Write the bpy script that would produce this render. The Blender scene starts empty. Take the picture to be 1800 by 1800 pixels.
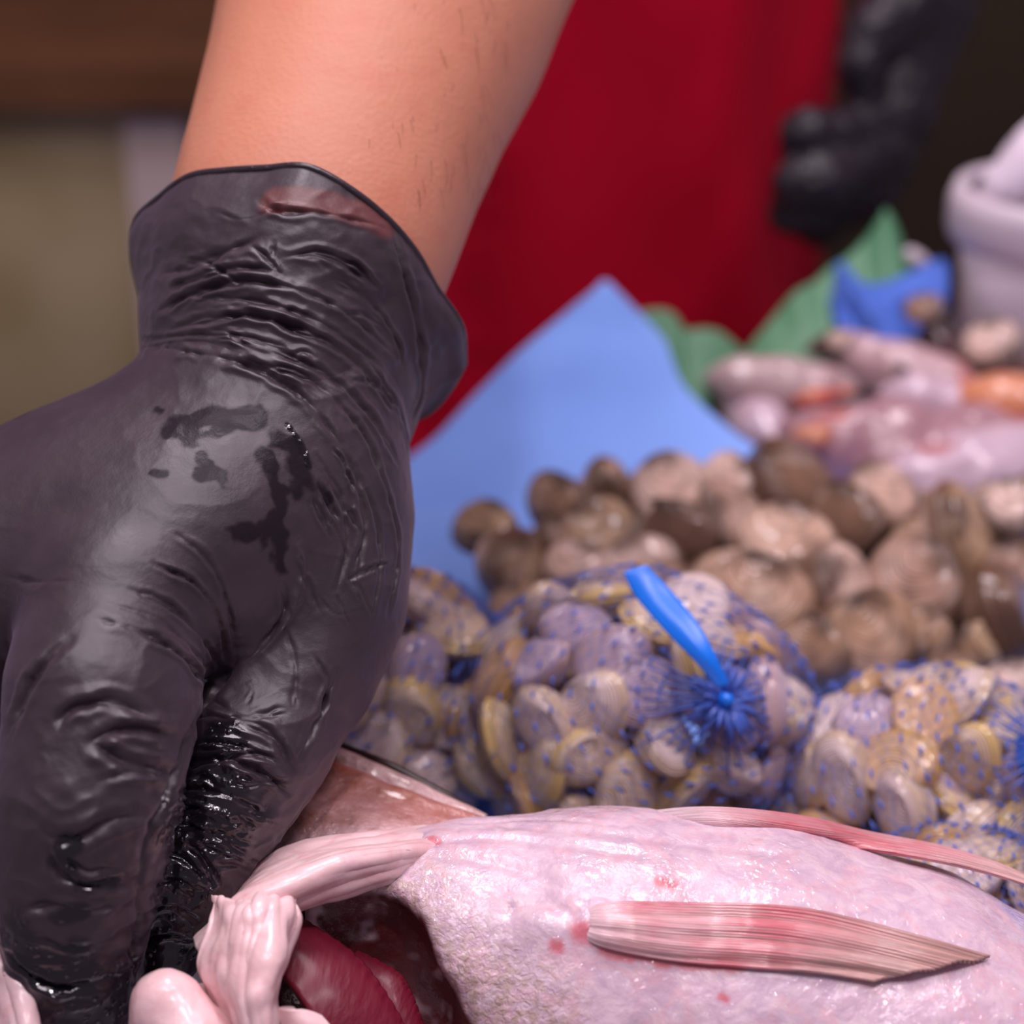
import bpy, math, random
import numpy as np
from mathutils import Vector, Matrix
from mathutils.bvhtree import BVHTree

R = random.Random(7)
scene = bpy.context.scene
COL = scene.collection

# ------------------------------------------------------------------ camera
F = 3200.0                      # focal length in pixels of the 1800 px frame
PITCH = math.radians(27)
CAM = np.array([0.0, 0.0, 0.357])
FWD = np.array([0, math.cos(PITCH), -math.sin(PITCH)])
UP = np.array([0, math.sin(PITCH), math.cos(PITCH)])
RIGHT = np.array([1.0, 0, 0])

def P(u, v, d):
    """photo pixel + distance along the view axis -> world point"""
    return CAM + d * (FWD + RIGHT * (u - 900) / F + UP * (900 - v) / F)

cd = bpy.data.cameras.new('camera')
cam = bpy.data.objects.new('camera', cd); COL.objects.link(cam)
cam.location = CAM; cam.rotation_euler = (math.pi / 2 - PITCH, 0, 0)
cd.sensor_width = 36; cd.lens = F / 1800 * 36
cd.clip_start = 0.01
cd.dof.use_dof = True; cd.dof.focus_distance = 0.425; cd.dof.aperture_fstop = 7.2
scene.camera = cam

# ------------------------------------------------------------------ light
scene.view_settings.view_transform = 'Standard'
scene.view_settings.look = 'None'
scene.view_settings.gamma = 1
scene.view_settings.exposure = 0.0
w = bpy.data.worlds.new('world'); scene.world = w; w.use_nodes = True
w.node_tree.nodes['Background'].inputs[0].default_value = (0.62, 0.5, 0.62, 1)
w.node_tree.nodes['Background'].inputs[1].default_value = 0.36

def area(name, loc, target, size, power, color, sy=None):
    l = bpy.data.lights.new(name, 'AREA'); l.energy = power; l.color = color
    l.shape = 'RECTANGLE'; l.size = size; l.size_y = sy or size
    o = bpy.data.objects.new(name, l); COL.objects.link(o); o.location = loc
    o.rotation_euler = (Vector(target) - Vector(loc)).to_track_quat('-Z', 'Y').to_euler()
    return o
area('stall_lamp', (-0.30, 0.15, 1.35), (0, .5, 0), .40, 5.5, (1, .86, .93))
area('stall_lamp', (0.10, 0.02, 1.25), (0, .5, 0), .06, 3.4, (1, .9, .95))
area('stall_lamp', (0.55, 0.30, 1.45), (.1, .6, 0), .20, 5, (1, .84, .93))
area('stall_lamp', (0.0, 1.0, 1.7), (0, .8, 0), .5, 18, (1, .88, .95))

area('cabinet_fill_light', (-0.75, 1.3, .6), (-.62, 1.75, .2), .4, 3.8, (1, .80, .50))  # unseen warm light added to brighten the back cabinet

# ------------------------------------------------------------------ helpers
def hash3(ix, iy, iz, seed):
    n = (ix * 374761393 + iy * 668265263 + iz * 2147483647 + seed * 974711) & 0xffffffff
    n = ((n ^ (n >> 13)) * 1274126177) & 0xffffffff
    n = (n ^ (n >> 16)) & 0xffff
    return n / 32767.5 - 1.0

def noise(p, scale=1.0, seed=0, octaves=1):
    p = np.asarray(p, dtype=np.float64) * scale
    out = 0; amp = 1; tot = 0
    for o in range(octaves):
        q = p * (2 ** o); i = np.floor(q).astype(np.int64); f = q - i
        f = f * f * f * (f * (f * 6 - 15) + 10)
        r = 0
        for dx in (0, 1):
            wx = f[..., 0] if dx else 1 - f[..., 0]
            for dy in (0, 1):
                wy = f[..., 1] if dy else 1 - f[..., 1]
                for dz in (0, 1):
                    wz = f[..., 2] if dz else 1 - f[..., 2]
                    r = r + wx * wy * wz * hash3(i[..., 0] + dx, i[..., 1] + dy, i[..., 2] + dz, seed + o)
        out = out + amp * r; tot += amp; amp *= .5
    return out / tot

def sm(a, b, x):
    t = np.clip((x - a) / (b - a), 0, 1); return t * t * (3 - 2 * t)

def tag(o, label=None, cat=None, group=None, kind=None):
    if label: o['label'] = label
    if cat: o['category'] = cat
    if group: o['group'] = group
    if kind: o['kind'] = kind
    return o

def empty(name, loc):
    o = bpy.data.objects.new(name, None); COL.objects.link(o); o.location = loc
    o.empty_display_size = .01
    return o

def world_origin(o):
    if o is None: return np.zeros(3)
    v = np.array(o.location); return v + world_origin(o.parent)

def link(name, verts, faces, mat=None, parent=None, smooth=True, origin=None, attrs=None):
    """verts in world coordinates"""
    verts = np.asarray(verts, dtype=np.float64)
    po = world_origin(parent)
    o3 = np.zeros(3) if (origin is None and parent is not None) else (np.asarray(origin) - po if origin is not None else None)
    if o3 is None:
        c = verts.mean(0); o3 = np.array([c[0], c[1], verts[:, 2].min()])
    me = bpy.data.meshes.new(name)
    me.from_pydata((verts - po - o3).tolist(), [], [tuple(f) for f in faces])
    if smooth: me.shade_smooth()
    if attrs:
        for k, a in attrs.items():
            at = me.attributes.new(k, 'FLOAT', 'POINT'); at.data.foreach_set('value', np.asarray(a, dtype=np.float32))
    o = bpy.data.objects.new(name, me); COL.objects.link(o)
    o.location = o3
    if parent is not None: o.parent = parent
    if mat: me.materials.append(mat)
    return o

# ---- signed distance shapes
def seg_sdf(p, a, b, ra, rb):
    ba = b - a; pa = p - a
    h = np.clip((pa @ ba) / max(ba @ ba, 1e-12), 0, 1)
    return np.linalg.norm(pa - h[..., None] * ba, axis=-1) - (ra + (rb - ra) * h)

def smin(a, b, k):
    h = np.clip(.5 + .5 * (b - a) / k, 0, 1)
    return b + (a - b) * h - k * h * (1 - h)

def chain(*pts):
    """points (u, v, d, r_px) -> list of world segments"""
    w = [(P(u, v, d), r * d / F) for u, v, d, r in pts]
    return [(w[i][0], w[i + 1][0], w[i][1], w[i + 1][1]) for i in range(len(w) - 1)]

def wchain(*pts):
    w = [(np.array(p[:3], float), p[3]) for p in pts]
    return [(w[i][0], w[i + 1][0], w[i][1], w[i + 1][1]) for i in range(len(w) - 1)]

def sdf_chains(p, chains, k, kin):
    d = None
    for c in chains:
        dc = None
        for s in c:
            x = seg_sdf(p, *s)
            dc = x if dc is None else smin(dc, x, kin)
        d = dc if d is None else smin(d, dc, k)
    return d

def surface(func, lo, hi, h):
    """surface nets"""
    lo = np.array(lo, float); hi = np.array(hi, float)
    n = np.ceil((hi - lo) / h).astype(int) + 1
    ax = [(lo[i] + h * np.arange(n[i])) for i in range(3)]
    Fv = np.empty(n, np.float32)
    for i in range(n[0]):
        Y, Z = np.meshgrid(ax[1], ax[2], indexing='ij')
        p = np.stack([np.full_like(Y, ax[0][i]), Y, Z], -1)
        Fv[i] = func(p)
    ins = Fv < 0
    c = [ins[a:n[0] - 1 + a, b:n[1] - 1 + b, d:n[2] - 1 + d] for a in (0, 1) for b in (0, 1) for d in (0, 1)]
    cnt = sum(x.astype(np.int8) for x in c)
    mask = (cnt > 0) & (cnt < 8)
    idx = np.argwhere(mask)
    vid = np.full(mask.shape, -1, np.int64); vid[mask] = np.arange(len(idx))
    acc = np.zeros((len(idx), 3)); num = np.zeros(len(idx))
    corners = [(a, b, d) for a in (0, 1) for b in (0, 1) for d in (0, 1)]
    for c0 in corners:
        for axn in range(3):
            if c0[axn]: continue
            c1 = list(c0); c1[axn] = 1
            v0 = Fv[idx[:, 0] + c0[0], idx[:, 1] + c0[1], idx[:, 2] + c0[2]]
            v1 = Fv[idx[:, 0] + c1[0], idx[:, 1] + c1[1], idx[:, 2] + c1[2]]
            s = (v0 < 0) != (v1 < 0)
            t = np.where(s, v0 / np.where(s, v0 - v1, 1), 0)
            pt = np.array(c0, float)[None] + t[:, None] * (np.array(c1) - np.array(c0))[None]
            acc[s] += pt[s]; num[s] += 1
    verts = (idx + acc / num[:, None]) * h + lo
    faces = []
    for axn in range(3):
        sl0 = [slice(None)] * 3; sl1 = [slice(None)] * 3
        sl0[axn] = slice(0, -1); sl1[axn] = slice(1, None)
        a = ins[tuple(sl0)]; b = ins[tuple(sl1)]
        e = np.argwhere(a != b)
        o1, o2 = [x for x in range(3) if x != axn]
        ok = (e[:, o1] > 0) & (e[:, o2] > 0) & (e[:, o1] < n[o1] - 1) & (e[:, o2] < n[o2] - 1)
        e = e[ok]
        q = []
        for s1, s2 in ((-1, -1), (0, -1), (0, 0), (-1, 0)):
            ee = e.copy(); ee[:, o1] += s1; ee[:, o2] += s2
            q.append(vid[ee[:, 0], ee[:, 1], ee[:, 2]])
        q = np.stack(q, 1)
        flip = a[e[:, 0], e[:, 1], e[:, 2]]
        if axn == 1: flip = ~flip
        q[~flip] = q[~flip][:, ::-1]
        faces.append(q)
    return verts, np.concatenate(faces)

def subdivide(verts, faces, levels):
    me = bpy.data.meshes.new('tmp'); me.from_pydata(verts.tolist(), [], [tuple(map(int, f)) for f in faces])
    o = bpy.data.objects.new('tmp', me); COL.objects.link(o)
    m = o.modifiers.new('s', 'SUBSURF'); m.levels = levels; m.render_levels = levels
    dg = bpy.context.evaluated_depsgraph_get(); dg.update()
    e = o.evaluated_get(dg).to_mesh()
    n = len(e.vertices); co = np.empty(n * 3); e.vertices.foreach_get('co', co)
    nf = len(e.polygons); fv = np.empty(nf * 4, np.int64); e.loops.foreach_get('vertex_index', fv)
    o.evaluated_get(dg).to_mesh_clear()
    bpy.data.objects.remove(o); bpy.data.meshes.remove(me)
    return co.reshape(-1, 3), fv.reshape(-1, 4)

def normals(verts, faces):
    f = np.asarray(faces)
    a = verts[f[:, 2]] - verts[f[:, 0]]; b = verts[f[:, 3]] - verts[f[:, 1]]
    n = np.cross(a, b); out = np.zeros_like(verts)
    for k in range(4): np.add.at(out, f[:, k], n)
    return out / np.maximum(np.linalg.norm(out, axis=1, keepdims=True), 1e-12)

def bvh_of(verts, faces):
    return BVHTree.FromPolygons([tuple(v) for v in verts], [tuple(map(int, f)) for f in faces])

def onto(bvh, pts, fallback=.45):
    """cast photo pixels onto a built surface"""
    out = []
    for u, v in pts:
        d = P(u, v, 1) - CAM; d = d / np.linalg.norm(d)
        hit = bvh.ray_cast(Vector(CAM), Vector(d))[0]
        if hit is not None: out.append(np.array(hit))
    return np.array(out) if out else np.zeros((0, 3))

def catmull(pts, n):
    pts = np.asarray(pts, float); m = len(pts)
    if m == 2: return pts[0] + (pts[1] - pts[0]) * np.linspace(0, 1, n)[:, None]
    e = np.vstack([2 * pts[0] - pts[1], pts, 2 * pts[-1] - pts[-2]])
    t = np.linspace(0, m - 1, n); i = np.minimum(t.astype(int), m - 2); f = (t - i)[:, None]
    p0, p1, p2, p3 = e[i], e[i + 1], e[i + 2], e[i + 3]
    return .5 * (2 * p1 + (p2 - p0) * f + (2 * p0 - 5 * p1 + 4 * p2 - p3) * f ** 2 + (3 * p1 - p0 - 3 * p2 + p3) * f ** 3)

def dist_poly(verts, line, reach):
    """distance to a 3-D polyline, inf beyond reach; also the fraction along it"""
    d = np.full(len(verts), 1e9); t = np.zeros(len(verts))
    if len(line) < 2: return d, t
    lo = line.min(0) - reach; hi = line.max(0) + reach
    sel = np.where(np.all((verts > lo) & (verts < hi), axis=1))[0]
    v = verts[sel]; dd = np.full(len(v), 1e9); tt = np.zeros(len(v)); m = len(line) - 1
    for i in range(m):
        a, b = line[i], line[i + 1]; ba = b - a
        h = np.clip(((v - a) @ ba) / max(ba @ ba, 1e-14), 0, 1)
        x = np.linalg.norm(v - a - h[:, None] * ba, axis=1)
        c = x < dd; dd[c] = x[c]; tt[c] = (i + h[c]) / m
    d[sel] = dd; t[sel] = tt
    return d, t

def sheet(name, rows, nu, nv, thick, mat, parent=None, disp=None, world=False, closed=False, attrs=None, ret=False):
    """a thin solid lofted through rows of (u, v, d) points"""
    g = []
    for r in rows:
        w_ = [np.array(x, float) if world else P(*x) for x in r]
        g.append(catmull(w_ + ([w_[0]] if closed else []), nu))
    g = np.array(g)
    G = np.stack([catmull(g[:, j], nv) for j in range(nu)], 1)     # nv x nu x 3
    S, T = np.meshgrid(np.linspace(0, 1, nu), np.linspace(0, 1, nv))
    gu = np.gradient(G, axis=1); gv = np.gradient(G, axis=0)
    N = np.cross(gu, gv); N /= np.maximum(np.linalg.norm(N, axis=-1, keepdims=True), 1e-12)
    if disp is not None:
        G = G + N * disp(S, T, G)[..., None]
        gu = np.gradient(G, axis=1); gv = np.gradient(G, axis=0)
        N = np.cross(gu, gv); N /= np.maximum(np.linalg.norm(N, axis=-1, keepdims=True), 1e-12)
    if closed:
        G[:, -1] = G[:, 0]; N[:, -1] = N[:, 0]
    A = (G + N * thick / 2).reshape(-1, 3); B = (G - N * thick / 2).reshape(-1, 3)
    n = nu * nv; i = np.arange(n).reshape(nv, nu)
    q = np.stack([i[:-1, :-1], i[:-1, 1:], i[1:, 1:], i[1:, :-1]], -1).reshape(-1, 4)
    faces = [q, q[:, ::-1] + n]
    bd = list(i[0]) + list(i[1:, -1]) + list(i[-1, ::-1][1:]) + list(i[::-1, 0][1:-1])
    bd = np.array(bd); nx = np.roll(bd, -1)
    faces.append(np.stack([nx, bd, bd + n, nx + n], 1))
    V = np.vstack([A, B]); Fc = np.concatenate(faces)
    at = {'s': np.tile(S.ravel(), 2), 't': np.tile(T.ravel(), 2)}
    if ret: return V, Fc, at
    return link(name, V, Fc, mat, parent, attrs=at)

def tube(line, rad, sides=6, cap=True):
    line = np.asarray(line, float); n = len(line)
    rad = np.broadcast_to(rad, (n,))
    t = np.gradient(line, axis=0); t /= np.maximum(np.linalg.norm(t, axis=1, keepdims=True), 1e-12)
    ref = np.array([.13, .21, .97]); a = np.cross(t, ref); a /= np.maximum(np.linalg.norm(a, axis=1, keepdims=True), 1e-9)
    b = np.cross(t, a)
    th = np.arange(sides) / sides * 2 * math.pi
    V = line[:, None] + rad[:, None, None] * (a[:, None] * np.cos(th)[None, :, None] + b[:, None] * np.sin(th)[None, :, None])
    V = V.reshape(-1, 3); f = []
    for i in range(n - 1):
        for j in range(sides):
            k = (j + 1) % sides
            f.append((i * sides + j, i * sides + k, (i + 1) * sides + k, (i + 1) * sides + j))
    if cap:
        f.append(tuple(range(sides - 1, -1, -1))); f.append(tuple((n - 1) * sides + j for j in range(sides)))
    return V, f

class MB:
    def __init__(s): s.v = []; s.f = []; s.n = 0
    def add(s, V, f):
        s.v.append(np.asarray(V)); s.f += [tuple(int(i) + s.n for i in q) for q in f]; s.n += len(V)
    def box(s, lo, hi):
        x0, y0, z0 = lo; x1, y1, z1 = hi
        s.add([(x0, y0, z0), (x1, y0, z0), (x1, y1, z0), (x0, y1, z0), (x0, y0, z1), (x1, y0, z1), (x1, y1, z1), (x0, y1, z1)],
              [(3, 2, 1, 0), (4, 5, 6, 7), (0, 1, 5, 4), (1, 2, 6, 5), (2, 3, 7, 6), (3, 0, 4, 7)])
    def link(s, name, mat, parent=None, smooth=True, origin=None):
        return link(name, np.vstack(s.v), s.f, mat, parent, smooth, origin)

# ------------------------------------------------------------------ materials
class Mat:
    def __init__(s, name, color, rough=.5, **kw):
        s.m = bpy.data.materials.new(name); s.m.use_nodes = True
        s.t = s.m.node_tree; s.b = s.t.nodes['Principled BSDF']
        s.set('Base Color', (*color, 1)); s.set('Roughness', rough)
        for k, v in kw.items(): s.set(k.replace('_', ' '), v)
        s.col = None; s.bump_out = None
    def set(s, k, v):
        if hasattr(v, 'is_output'): s.t.links.new(v, s.b.inputs[k])
        else: s.b.inputs[k].default_value = v
    def node(s, typ, **kw):
        n = s.t.nodes.new(typ)
        for k, v in kw.items():
            if hasattr(n, k): setattr(n, k, v)
        return n
    def coord(s, scale=(1, 1, 1), rot=(0, 0, 0), kind='Object'):
        c = s.node('ShaderNodeTexCoord'); m = s.node('ShaderNodeMapping')
        m.inputs['Scale'].default_value = scale; m.inputs['Rotation'].default_value = rot
        s.t.links.new(c.outputs[kind], m.inputs[0]); return m.outputs[0]
    def noise(s, scale, detail=3, rough=.5, coord=None, dist=0):
        n = s.node('ShaderNodeTexNoise'); n.inputs['Scale'].default_value = scale
        n.inputs['Detail'].default_value = detail; n.inputs['Roughness'].default_value = rough
        n.inputs['Distortion'].default_value = dist
        s.t.links.new(coord or s.coord(), n.inputs['Vector']); return n.outputs['Fac']
    def voronoi(s, scale, coord=None, feature='F1', out='Distance'):
        n = s.node('ShaderNodeTexVoronoi', feature=feature); n.inputs['Scale'].default_value = scale
        s.t.links.new(coord or s.coord(), n.inputs['Vector']); return n.outputs[out]
    def attr(s, name):
        n = s.node('ShaderNodeAttribute'); n.attribute_name = name; return n.outputs['Fac']
    def ramp(s, fac, stops, interp='LINEAR'):
        n = s.node('ShaderNodeValToRGB'); e = n.color_ramp.elements; n.color_ramp.interpolation = interp
        while len(e) < len(stops): e.new(.5)
        for el, (p, c) in zip(e, stops):
            el.position = p; el.color = (*c, 1) if not isinstance(c, (int, float)) else (c, c, c, 1)
        s.t.links.new(fac, n.inputs[0]); return n.outputs[0]
    def mix(s, fac, a, b, mode='MIX'):
        n = s.node('ShaderNodeMix', data_type='RGBA', blend_type=mode)
        for sock, v in ((n.inputs[0], fac), (n.inputs[6], a), (n.inputs[7], b)):
            if hasattr(v, 'is_output'): s.t.links.new(v, sock)
            elif isinstance(v, (int, float)): sock.default_value = v if sock == n.inputs[0] else (v, v, v, 1)
            else: sock.default_value = (*v, 1)
        return n.outputs[2]
    def math(s, op, a, b=0.0):
        n = s.node('ShaderNodeMath', operation=op)
        for sock, v in ((n.inputs[0], a), (n.inputs[1], b)):
            if hasattr(v, 'is_output'): s.t.links.new(v, sock)
            else: sock.default_value = v
        return n.outputs[0]
    def random(s):
        return s.node('ShaderNodeObjectInfo').outputs['Random']
    def bump(s, h, dist, strength=1.0):
        n = s.node('ShaderNodeBump'); n.inputs['Strength'].default_value = strength
        n.inputs['Distance'].default_value = dist
        s.t.links.new(h, n.inputs['Height'])
        if s.bump_out is not None: s.t.links.new(s.bump_out, n.inputs['Normal'])
        s.bump_out = n.outputs[0]; s.set('Normal', s.bump_out)
        return s

def simple(name, color, rough=.5, nscale=8, var=.15, bump=0, **kw):
    m = Mat(name, color, rough, **kw)
    n = m.noise(nscale, 3)
    m.set('Base Color', m.mix(n, [c * (1 - var) for c in color], [min(1, c * (1 + var)) for c in color]))
    if bump: m.bump(m.noise(nscale * 6, 3), bump)
    return m.m
# glove rubber: matt powdered black with wet glossy areas
def glove_material(name):
    m = Mat(name, (.04, .03, .04), .4)
    wet = m.attr('wet')
    n = m.noise(55, 4, .6)
    fine = m.noise(900, 2)
    dry = m.ramp(n, [(.3, (.022, .012, .018)), (.7, (.040, .024, .034))])
    m.set('Base Color', m.mix(wet, m.mix(m.attr('thin'), m.mix(m.attr('damp'), dry, (.012, .008, .012)), (.13, .032, .028)), (.006, .004, .007)))  # thin: light through the rubber painted as a skin-red tint
    m.set('Roughness', m.mix(m.attr('damp'), m.ramp(wet, [(0, .47), (.5, .25), (1, .13)]), .34))
    m.set('Specular IOR Level', m.ramp(m.attr('damp'), [(0, .62), (1, .18)]))
    m.set('Sheen Weight', .12); m.set('Sheen Roughness', .5); m.set('Sheen Tint', (.8, .6, .85, 1))
    m.bump(m.noise(320, 4, .6), .00025, .6)
    m.bump(m.math('MULTIPLY', m.ramp(m.voronoi(420), [(0, 1), (.35, 0)]), wet), .0005, .8)
    return m.m
M_glove = glove_material('black_glove_rubber')

m = Mat('forearm_skin', (.62, .25, .15), .55)
n1 = m.noise(28, 4, .6); n2 = m.noise(420, 3)
c = m.mix(n1, (.56, .215, .125), (.69, .29, .18))
c = m.mix(m.ramp(m.noise(90, 3), [(.5, 0), (.75, .35)]), c, (.6, .17, .11))
m.set('Base Color', c); m.set('Subsurface Weight', .25); m.set('Subsurface Radius', (.012, .004, .002)); m.set('Subsurface Scale', .6)
m.bump(m.voronoi(700), .00012, .6); m.bump(n2, .0001, .5)
M_skin = m.m

m = Mat('red_apron_cloth', (.42, .0, .012), .75)
m.set('Base Color', m.mix(m.noise(6, 3), (.48, .0, .018), (.66, .0, .034)))
m.set('Specular IOR Level', .2)
M_red = m.m
M_shirt = simple('dark_shirt_cloth', (.03, .03, .035), .9)

# fish skin
m = Mat('fish_belly_skin', (.8, .6, .66), .3)
inner = m.attr('inner'); blood = m.attr('blood'); silver = m.attr('silver')
n = m.noise(24, 5, .6); nf = m.noise(160, 4, .65, dist=.8)
c = m.mix(n, (.66, .42, .50), (.56, .44, .58))
c = m.mix(m.ramp(nf, [(.38, 0), (.62, .8)]), c, (.78, .60, .66))
c = m.mix(m.ramp(m.noise(75, 3, .5, dist=1.5), [(.50, 0), (.60, .35), (.68, 0)]), c, (.80, .40, .44))
c = m.mix(m.math('MULTIPLY', silver, m.ramp(m.noise(520, 3), [(.42, 0), (.6, .8)])), c, (.50, .36, .30))
c = m.mix(blood, c, (.62, .10, .13))
specks = m.math('MULTIPLY', m.ramp(m.voronoi(260), [(.0, 1), (.06, 0)]), .5)
c = m.mix(specks, c, (.25, .12, .15))
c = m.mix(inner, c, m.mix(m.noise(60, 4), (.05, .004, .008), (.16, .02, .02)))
m.set('Base Color', c)
m.set('Roughness', m.ramp(m.noise(130, 3), [(.35, .2), (.65, .48)]))
m.set('Subsurface Weight', .12); m.set('Subsurface Radius', (.01, .004, .003)); m.set('Subsurface Scale', .4)
m.set('Coat Weight', m.ramp(m.noise(70, 3), [(.42, .15), (.62, 1)])); m.set('Coat Roughness', .02)
m.bump(nf, .0005, .5)
cb = m.node('ShaderNodeBump'); cb.inputs['Distance'].default_value = .0007; m.t.links.new(m.noise(430, 2, .5, dist=.6), cb.inputs['Height']); m.set('Coat Normal', cb.outputs[0])
m.bump(m.noise(700, 3), .00022, .6)
m.bump(m.math('MULTIPLY', m.noise(560, 3, .6, dist=1.2), silver), .0011, .8)
M_fish = m.m

m = Mat('fish_flap_skin', (.85, .55, .58), .35)
st = m.coord()
c = m.mix(m.noise(45, 5, .6), (.86, .50, .50), (.90, .70, .72))
c = m.mix(m.ramp(m.noise(110, 4, .6, dist=1.), [(.5, 0), (.72, .55)]), c, (.72, .34, .36))
m.set('Base Color', c); m.set('Subsurface Weight', .15); m.set('Subsurface Radius', (.01, .004, .003)); m.set('Subsurface Scale', .4)
m.set('Coat Weight', .4); m.set('Coat Roughness', .2)
m.bump(m.noise(260, 4), .0005, .6)
M_flap = m.m

m = Mat('gill_cover_skin', (.6, .38, .36), .3)
c = m.mix(m.ramp(m.noise(75, 5, .7), [(.35, 0), (.65, 1)]), (.30, .13, .10), (.78, .50, .52))
t_ = m.attr('t')
c = m.mix(m.ramp(t_, [(0, 0), (.12, .0), (.2, .7), (.42, .45), (.7, 0)]), c, (.42, .12, .07))
c = m.mix(m.ramp(t_, [(0, .55), (.14, 0)]), c, (.72, .50, .48))
c = m.mix(m.ramp(t_, [(.6, 0), (1, .8)]), c, (.80, .56, .62))
m.set('Base Color', c); m.set('Coat Weight', .7); m.set('Coat Roughness', .1)
m.bump(m.noise(260, 4), .0018, .9)
M_cover = m.m

m = Mat('red_gill', (.35, .01, .03), .5)
c = m.mix(m.noise(40, 4), (.09, .002, .010), (.17, .007, .026))
m.set('Base Color', c); m.set('Coat Weight', .12); m.set('Coat Roughness', .2)
m.set('Specular IOR Level', .3)
m.bump(m.noise(420, 3, coord=m.coord((1, .2, 1))), .0006, .8)
M_gill = m.m

def fin_mat(name, base, tip, red):
    m = Mat(name, base, .3)
    s, t = m.attr('s'), m.attr('t')
    c = m.mix(m.ramp(t, [(.45, 0), (.9, 1)]), base, tip)
    c = m.mix(m.math('MULTIPLY', m.ramp(t, [(.08, 0), (.28, .9), (.6, .8), (.8, .1)]), m.ramp(m.noise(60, 3), [(.35, .25), (.6, 1)])), c, red)
    c = m.mix(m.ramp(t, [(.08, 1), (.28, 0)]), c, (.84, .63, .68))
    cx = m.node('ShaderNodeCombineXYZ'); m.t.links.new(m.math('MULTIPLY', s, 26.0), cx.inputs[0]); m.t.links.new(m.math('MULTIPLY', t, 1.6), cx.inputs[1])
    x = m.noise(1.6, 4, .6, coord=cx.outputs[0])
    c = m.mix(m.math('MULTIPLY', m.ramp(x, [(.36, .75), (.56, 0)]), m.ramp(t, [(.15, 0), (.45, 1)])), c, [q * .45 for q in tip])
    m.set('Base Color', c); m.set('Coat Weight', .6); m.set('Coat Roughness', .12)
    m.bump(x, .0009, .8)
    return m.m
M_fin = fin_mat('fin_membrane', (.80, .50, .52), (.60, .36, .32), (.58, .07, .11))
M_fin2 = fin_mat('upper_fin_membrane', (.80, .45, .48), (.80, .50, .48), (.68, .14, .18))

# shells
def shell_mat(name, tones, edge, band, rough, dirt=.25):
    m = Mat(name, tones[0], rough)
    t, s = m.attr('t'), m.attr('s')
    c = m.ramp(m.random(), [(i / (len(tones) - 1) if len(tones) > 1 else 0, c) for i, c in enumerate(tones)])
    r = m.math('SINE', m.math('MULTIPLY', m.math('ADD', t, m.math('MULTIPLY', m.noise(30, 2), .10)), 34.0))
    c = m.mix(m.math('MULTIPLY', m.ramp(r, [(.4, 0), (1, 1)]), band), c, edge)
    c = m.mix(m.ramp(m.noise(70, 4, .6), [(.42, 0), (.68, dirt)]), c, [q * .35 for q in edge])
    c = m.mix(m.ramp(t, [(.74, 0), (.95, .85)]), c, edge)
    if dirt > .5: c = m.mix(m.ramp(m.noise(42, 2, .5), [(.46, 0), (.60, .85)]), c, (.10, .05, .03))
    m.set('Base Color', c)
    m.set('Coat Weight', .5); m.set('Coat Roughness', .08)
    m.bump(m.math('SINE', m.math('MULTIPLY', t, 110.0)), .0004, .6)
    return m.m
M_cockle = shell_mat('loose_clam_shell', [(.16, .08, .05), (.60, .36, .22), (.78, .52, .42), (.90, .64, .55), (.34, .18, .11), (.74, .50, .30)], (.13, .065, .035), .45, .32, .6)
M_clams = [('pinkish grey', shell_mat('pinkish_grey_shell', [(.76, .58, .58), (.88, .72, .70)], (.55, .40, .28), .45, .22)), ('yellow-edged', shell_mat('yellow_edged_shell', [(.76, .58, .46), (.84, .66, .56)], (.62, .42, .14), .6, .22)),
           ('mauve', shell_mat('mauve_shell', [(.50, .38, .52), (.66, .50, .62)], (.45, .30, .30), .4, .22)), ('orange-tan', shell_mat('orange_tan_shell', [(.72, .44, .28), (.78, .54, .36)], (.55, .32, .10), .6, .22))]
M_hinge = simple('shell_lips', (.05, .025, .015), .6)

M_net = Mat('blue_net_plastic', (.05, .11, .55), .3); M_net.set('Transmission Weight', .15)
M_net.set('Base Color', M_net.mix(M_net.noise(60), (.04, .10, .50), (.10, .18, .62))); M_net = M_net.m
m = Mat('blue_strap_plastic', (.0, .16, .85), .3); m.set('Base Color', m.mix(m.noise(80), (.0, .15, .78), (.01, .22, .95)))
M_strap = m.m
m = Mat('blue_paper', (.17, .31, .86), .8); m.set('Base Color', m.mix(m.noise(14, 4), (.21, .38, .93), (.27, .46, .97)))
m.bump(m.noise(900, 2), .0003, .5); m.set('Specular IOR Level', .2)
M_blue = m.m
m = Mat('green_divider', (.10, .32, .14), .55); m.set('Base Color', m.mix(m.noise(20, 3), (.055, .20, .085), (.10, .26, .15)))
M_green = m.m
m = Mat('crushed_ice', (.75, .68, .74), .25); m.set('Base Color', m.mix(m.voronoi(90), (.55, .48, .52), (.86, .78, .86)))
m.set('Transmission Weight', .2); m.bump(m.noise(150, 4), .003, .8)
M_ice = m.m
M_dimglove = simple('dimmed_black_rubber', (.014, .009, .016), .38, 20, .3, .003, Specular_IOR_Level=.35)  # darker copy of the glove rubber, dimming under the rear lamp put into colour
M_white = simple('white_plastic', (.60, .51, .58), .4, 12, .05)
M_towel = simple('white_cloth', (.70, .60, .70), .85, 30, .06, .001)
m = Mat('steel_panel', (.25, .20, .14), .45, Metallic=.2)
c = m.mix(m.ramp(m.noise(3.2, 2), [(.35, 0), (.7, 1)]), (.26, .20, .10), (.50, .43, .33))
m.set('Base Color', c); M_steel = m.m
M_brown = simple('brown_wood', (.085, .032, .015), .5, 10, .3)
M_dark = simple('dark_wall_paint', (.035, .022, .012), .8, 3, .3)
M_counter = simple('counter_steel', (.30, .27, .30), .35, 20, .1, Metallic=.6)
M_floor = simple('wet_floor', (.06, .05, .045), .3, 5, .2)

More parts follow.
